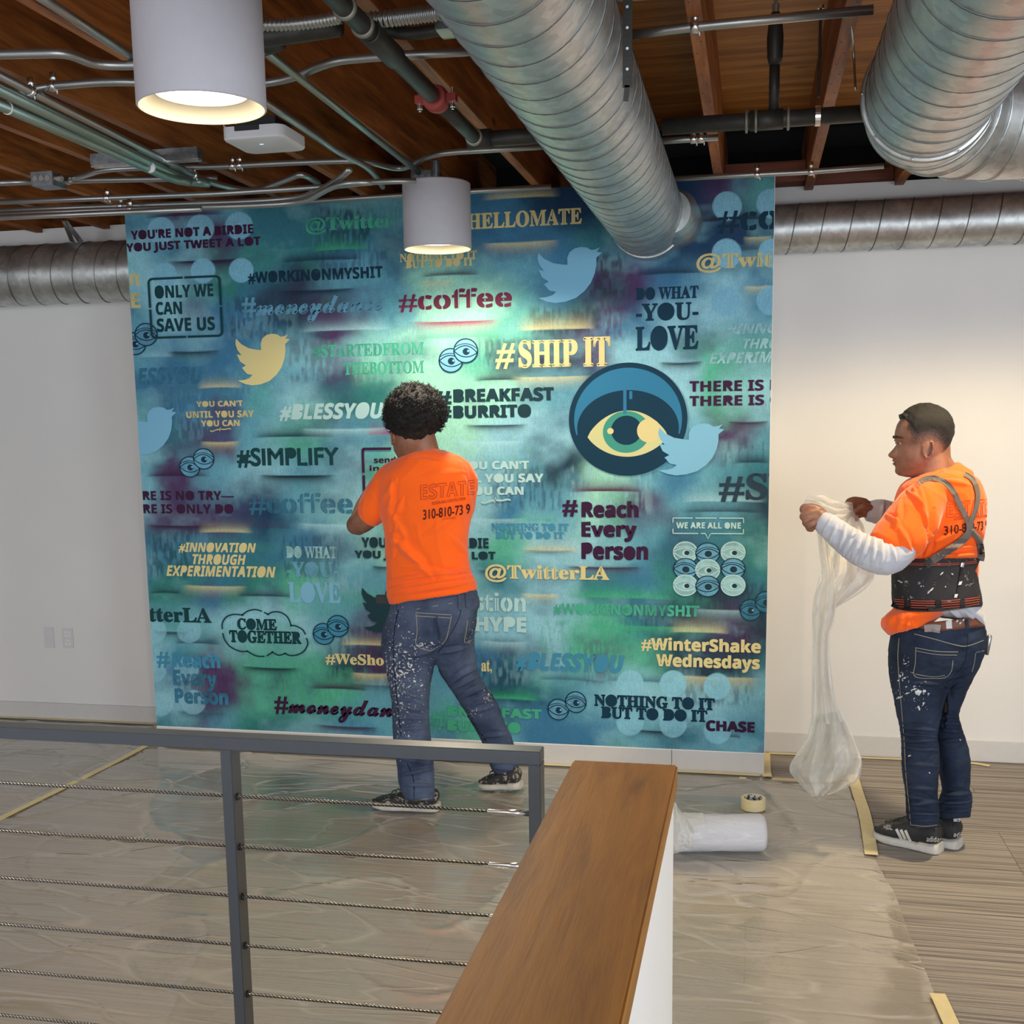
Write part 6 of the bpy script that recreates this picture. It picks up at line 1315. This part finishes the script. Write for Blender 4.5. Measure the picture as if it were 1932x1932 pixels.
p = ony(1863, 1211, 4.46); MB().tube([p+Vector((0, 0, -.05)), p+Vector((.004, 0, -.01)), p+Vector((.006, 0, .022)), p+Vector((.006, 0, .027))], [.006, .008, .0095, .006], 12).build('pocket_marker', M['conduit'], w2, True)
# shoes with three pale stripes
u1, d_, s_, Ln = shoe(w2, G1+Vector((-.01, .02, .001)), G2+Vector((.0, .02, .001)), .054, hgt=.118, mats=('shoe', 'rubber'))
H1, H2 = onz(1700, 1578, 0), onz(1812, 1604, 0); H1 = H2+(H1-H2).normalized()*.30; u2, *_r2 = shoe(w2, H1+Vector((0, .02, .001)), H2+Vector((0, .02, .001)), .054, hgt=.118, mats=('shoe', 'rubber'))
tu = bvh(u1)
for k in range(3): ribbon('shoe_stripe', [(1691+k*8.5, 1564+k*1.2), (1699+k*8.5, 1580+k*2.2), (1705+k*8.5, 1590+k*2.2)], 5.2, tu, .0022, M['rubber'], u1, .001, 4, 2)
printed('heel_lettering', 'adidas', 1748, 1578, 1588, 1777, .04, tu, M['rubber'], u1, 'bold', lift=.003)
printed('heel_lettering', 'adidas', 1799, 1570, 1579, 1831, .02, bvh(u2), M['rubber'], u2, 'bold', lift=.003)
ribbon('toe_cap', [(1661,1570), (1672,1562), (1684,1560)], 12, tu, .0022, M['shoe2'], u1, .001, 5, 3); ribbon('sock', [(1799,1547), (1824,1547)], 6, bvh(u2), .004, M['mwhite'], w2, .001, 4, 2)
# hair: close-cropped cap following the skull
hair = MB(); R_ = [np.array(p) for p in PROF]; rings = []
def skull(z, th, off):
    k = next((i for i in range(len(R_)-1) if R_[i][0] <= z <= R_[i+1][0]), len(R_)-2); t_ = (z-R_[k][0])/(R_[k+1][0]-R_[k][0]); p = R_[k]+(R_[k+1]-R_[k])*t_
    fb, bk, w_ = p[2], p[3], p[4]; cx = (fb+bk)/2; hx = (fb-bk)/2; ca, sa = math.cos(th), math.sin(th); e_ = 2.25
    v = Vector((cx+hx*math.copysign(abs(ca)**(2/e_), ca), w_*math.copysign(abs(sa)**(2/e_), sa), z*.235)); c0_ = Vector((-.005, 0, .62*.235)); d = (v-c0_).normalized(); return v+d*off
def hairline(th):      # lowest z of the hair around the head (0 = forehead, pi = nape)
    a = abs((th+math.pi) % (2*math.pi)-math.pi); return float(np.interp(a, [0, .55, .9, 1.25, 1.6, 1.9, 2.4, math.pi], [.80, .80, .74, .60, .66, .62, .46, .38]))
for i in range(23):
    f_ = i/22; ring = []
    for j in range(64):
        th = 2*math.pi*j/64; z0 = hairline(th); z = z0+(.992-z0)*f_; a_ = abs((th+math.pi) % (2*math.pi)-math.pi)
        th_ = (.0005+.009*min(1, f_*2.2)**1.2)*(1 if a_ > .5 else 1.15)+(.013*max(0, 1-abs(f_-.14)/.2) if a_ < .5 else 0)
        q = skull(z, th, th_); q += (q-Vector((0, 0, .14))).normalized()*.003*noise.noise(q*60)*min(1, f_*4); ring.append(HM2 @ q)
    rings.append(ring)
hair.loft(rings); link('short_hair', hair.mesh('short_hair'), M['hair'], w2, True)
t = NT('faded_stubble'); T_ = t.n('ShaderNodeBsdfTransparent'); t.base(srgb(44, 34, 32)).set(Roughness=.7); mx = t.n('ShaderNodeMixShader'); nz = t.noise(t.coords((1, 1, 1), 'World'), 420, 2); at = t.n('ShaderNodeVertexColor'); at.layer_name = 'fade'
t.l(t.math('GREATER_THAN', t.math('ADD', nz, t.math('MULTIPLY', at.outputs[0], .34)), .70), mx.inputs[0]); t.l(T_.outputs[0], mx.inputs[1]); t.l(t.b.outputs[0], mx.inputs[2]); t.l(mx.outputs[0], t.out.inputs[0])
fd = MB(); rings = []; fv_ = []
for i in range(9):
    f_ = i/8; ring = []
    for j in range(96):
        th = 2*math.pi*j/96; a_ = abs((th+math.pi) % (2*math.pi)-math.pi); z1 = hairline(th)+.05; z0 = z1-(.03 if a_ < .8 else .24); ring.append(HM2 @ skull(z0+(z1-z0)*f_, th, .0012)); fv_.append(f_ if a_ > .8 else f_*.3)
    rings.append(ring)
fme = fd.loft(rings, cap=False).mesh('stubble'); ca = fme.color_attributes.new('fade', 'FLOAT_COLOR', 'POINT'); ca.data.foreach_set('color', [x for f_ in fv_ for x in (f_, f_, f_, 1)]); link('stubble', fme, t.m, w2, True)
# face details
def fpt(x, y, z): return HM2 @ Vector((x, y, z*.235))
for s_ in (1, -1):
    MB().ball(fpt(.0760, s_*.030, .462), (.009, .009, .0075), 14).build('eye', M['eyeball'], w2, True); MB().ball(fpt(.0825, s_*.0305, .462), (.0042, .0042, .0046), 10).build('iris', M['dark'], w2, True)
    MB().tube([fpt(.088, s_*.018, .485), fpt(.0885, s_*.030, .492), fpt(.078, s_*.046, .478)], [.002, .0028, .002], 8).build('eyelid', M['skin'], w2, True)
    MB().tube([fpt(.097, s_*.012, .535), fpt(.094, s_*.026, .552), fpt(.084, s_*.044, .548), fpt(.074, s_*.054, .532)], [.003, .004, .0035, .0015], 8).build('eyebrow', M['hair'], w2, True)
t = NT('lip'); t.base(srgb(120, 70, 66)).set(Roughness=.45)
MB().tube([fpt(.074, .026, .198), fpt(.086, .014, .205), fpt(.0925, 0, .212), fpt(.086, -.014, .205), fpt(.074, -.026, .198)], [.002, .0042, .005, .0042, .002], 10).build('upper_lip', t.m, w2, True)
MB().tube([fpt(.073, .024, .172), fpt(.084, .012, .166), fpt(.0895, 0, .164), fpt(.084, -.012, .166), fpt(.073, -.024, .172)], [.002, .0045, .0055, .0045, .002], 10).build('lower_lip', t.m, w2, True)

# =============================== the film he holds
fl = empty('held_plastic_sheet', ony(1560, 1480, 4.30), 'gathered clear plastic film hanging from the hands of the right worker', 'plastic sheet')
def drape(name, rows, pleats, amp, n=96, sub=10, seed=0, mat='bag'):
    R2_ = [np.array(r, float) for r in rows]; vs, fs = [], []; rr = []
    for i in range(len(R2_)-1):
        a, b, c, d = R2_[max(i-1, 0)], R2_[i], R2_[i+1], R2_[min(i+2, len(R2_)-1)]
        for j in range(sub): t_ = j/sub; rr.append(.5*((2*b)+(c-a)*t_+(2*a-5*b+4*c-d)*t_*t_+(3*b-3*c+d-a)*t_**3))
    rr.append(R2_[-1])
    for i, r in enumerate(rr):
        xL, yL, xR, yR, Y, th = r; L, Rr = ony(xL, yL, Y), ony(xR, yR, Y); v = ((L+Rr)/2-EYE).normalized(); s_ = i/len(rr)
        for j in range(n+1):
            u_ = j/n; ph = u_*pleats*2*math.pi+seed+1.5*noise.noise(Vector((u_*4, s_*3, seed))); tr = abs(((ph+s_*4) / math.pi) % 2-1)*2-1; k = tr*.75+noise.noise(Vector((u_*4, s_*4, seed+3)))*.9+.35*abs(noise.noise(Vector((u_*7+s_*5, s_*9, seed+6))))
            env = (math.sin(math.pi*u_)**.5)*.8+.2; yy_ = .010*noise.noise(Vector((u_*6, s_*5, seed+8)))
            vs.append(L.lerp(Rr, u_)+v*(th*k*env*amp)+Vector((0, 0, yy_)))
    for i in range(len(rr)-1):
        for j in range(n): a = i*(n+1)+j; fs.append((a, a+1, a+n+2, a+n+1))
    me = bpy.data.meshes.new(name); me.from_pydata(vs, [], fs); return link(name, me, M[mat], fl, True)
# stretched between the hands
drape('gathered_edge', [(1513,957,1523,936,4.11,.02),(1530,970,1545,934,4.16,.045),(1556,982,1566,938,4.26,.05),(1585,985,1590,946,4.42,.045),(1612,974,1608,948,4.56,.02)], 3.5, .9, 80, 8, 1)
# front fall from the near hand, and the twist down to the floor
drape('hanging_fold', [(1540,995,1560,985,4.14,.03),(1545,1040,1566,1035,4.16,.04),(1550,1090,1574,1082,4.20,.045),(1537,1122,1577,1118,4.24,.05),(1532,1165,1576,1160,4.27,.05),(1533,1205,1566,1200,4.29,.045),(1531,1250,1566,1246,4.30,.035),(1532,1285,1570,1280,4.31,.045),(1531,1325,1577,1320,4.31,.06),(1530,1370,1590,1360,4.31,.08)], 2.5, .9, 72, 10, 4)
drape('hanging_fold', [(1606,960,1618,975,4.56,.02),(1572,1005,1632,1000,4.45,.05),(1556,1060,1640,1050,4.38,.07),(1545,1092,1650,1086,4.33,.08),(1536,1128,1632,1112,4.31,.07),(1534,1165,1574,1150,4.29,.05)], 3, .9, 80, 9, 7)
drape('flared_end', [(1530,1350,1588,1342,4.31,.06),(1522,1388,1604,1376,4.31,.10),(1504,1420,1617,1408,4.31,.13),(1490,1446,1626,1440,4.31,.14),(1496,1466,1620,1470,4.31,.13),(1520,1490,1600,1484,4.31,.10),(1534,1502,1566,1498,4.31,.05)], 3, .75, 96, 9, 2)
drape('flared_end', [(1540,1350,1580,1342,4.36,.06),(1530,1388,1600,1380,4.38,.08),(1512,1420,1606,1412,4.40,.10),(1506,1446,1612,1440,4.42,.10),(1520,1468,1600,1466,4.42,.08)], 2.5, .8, 72, 8, 11)
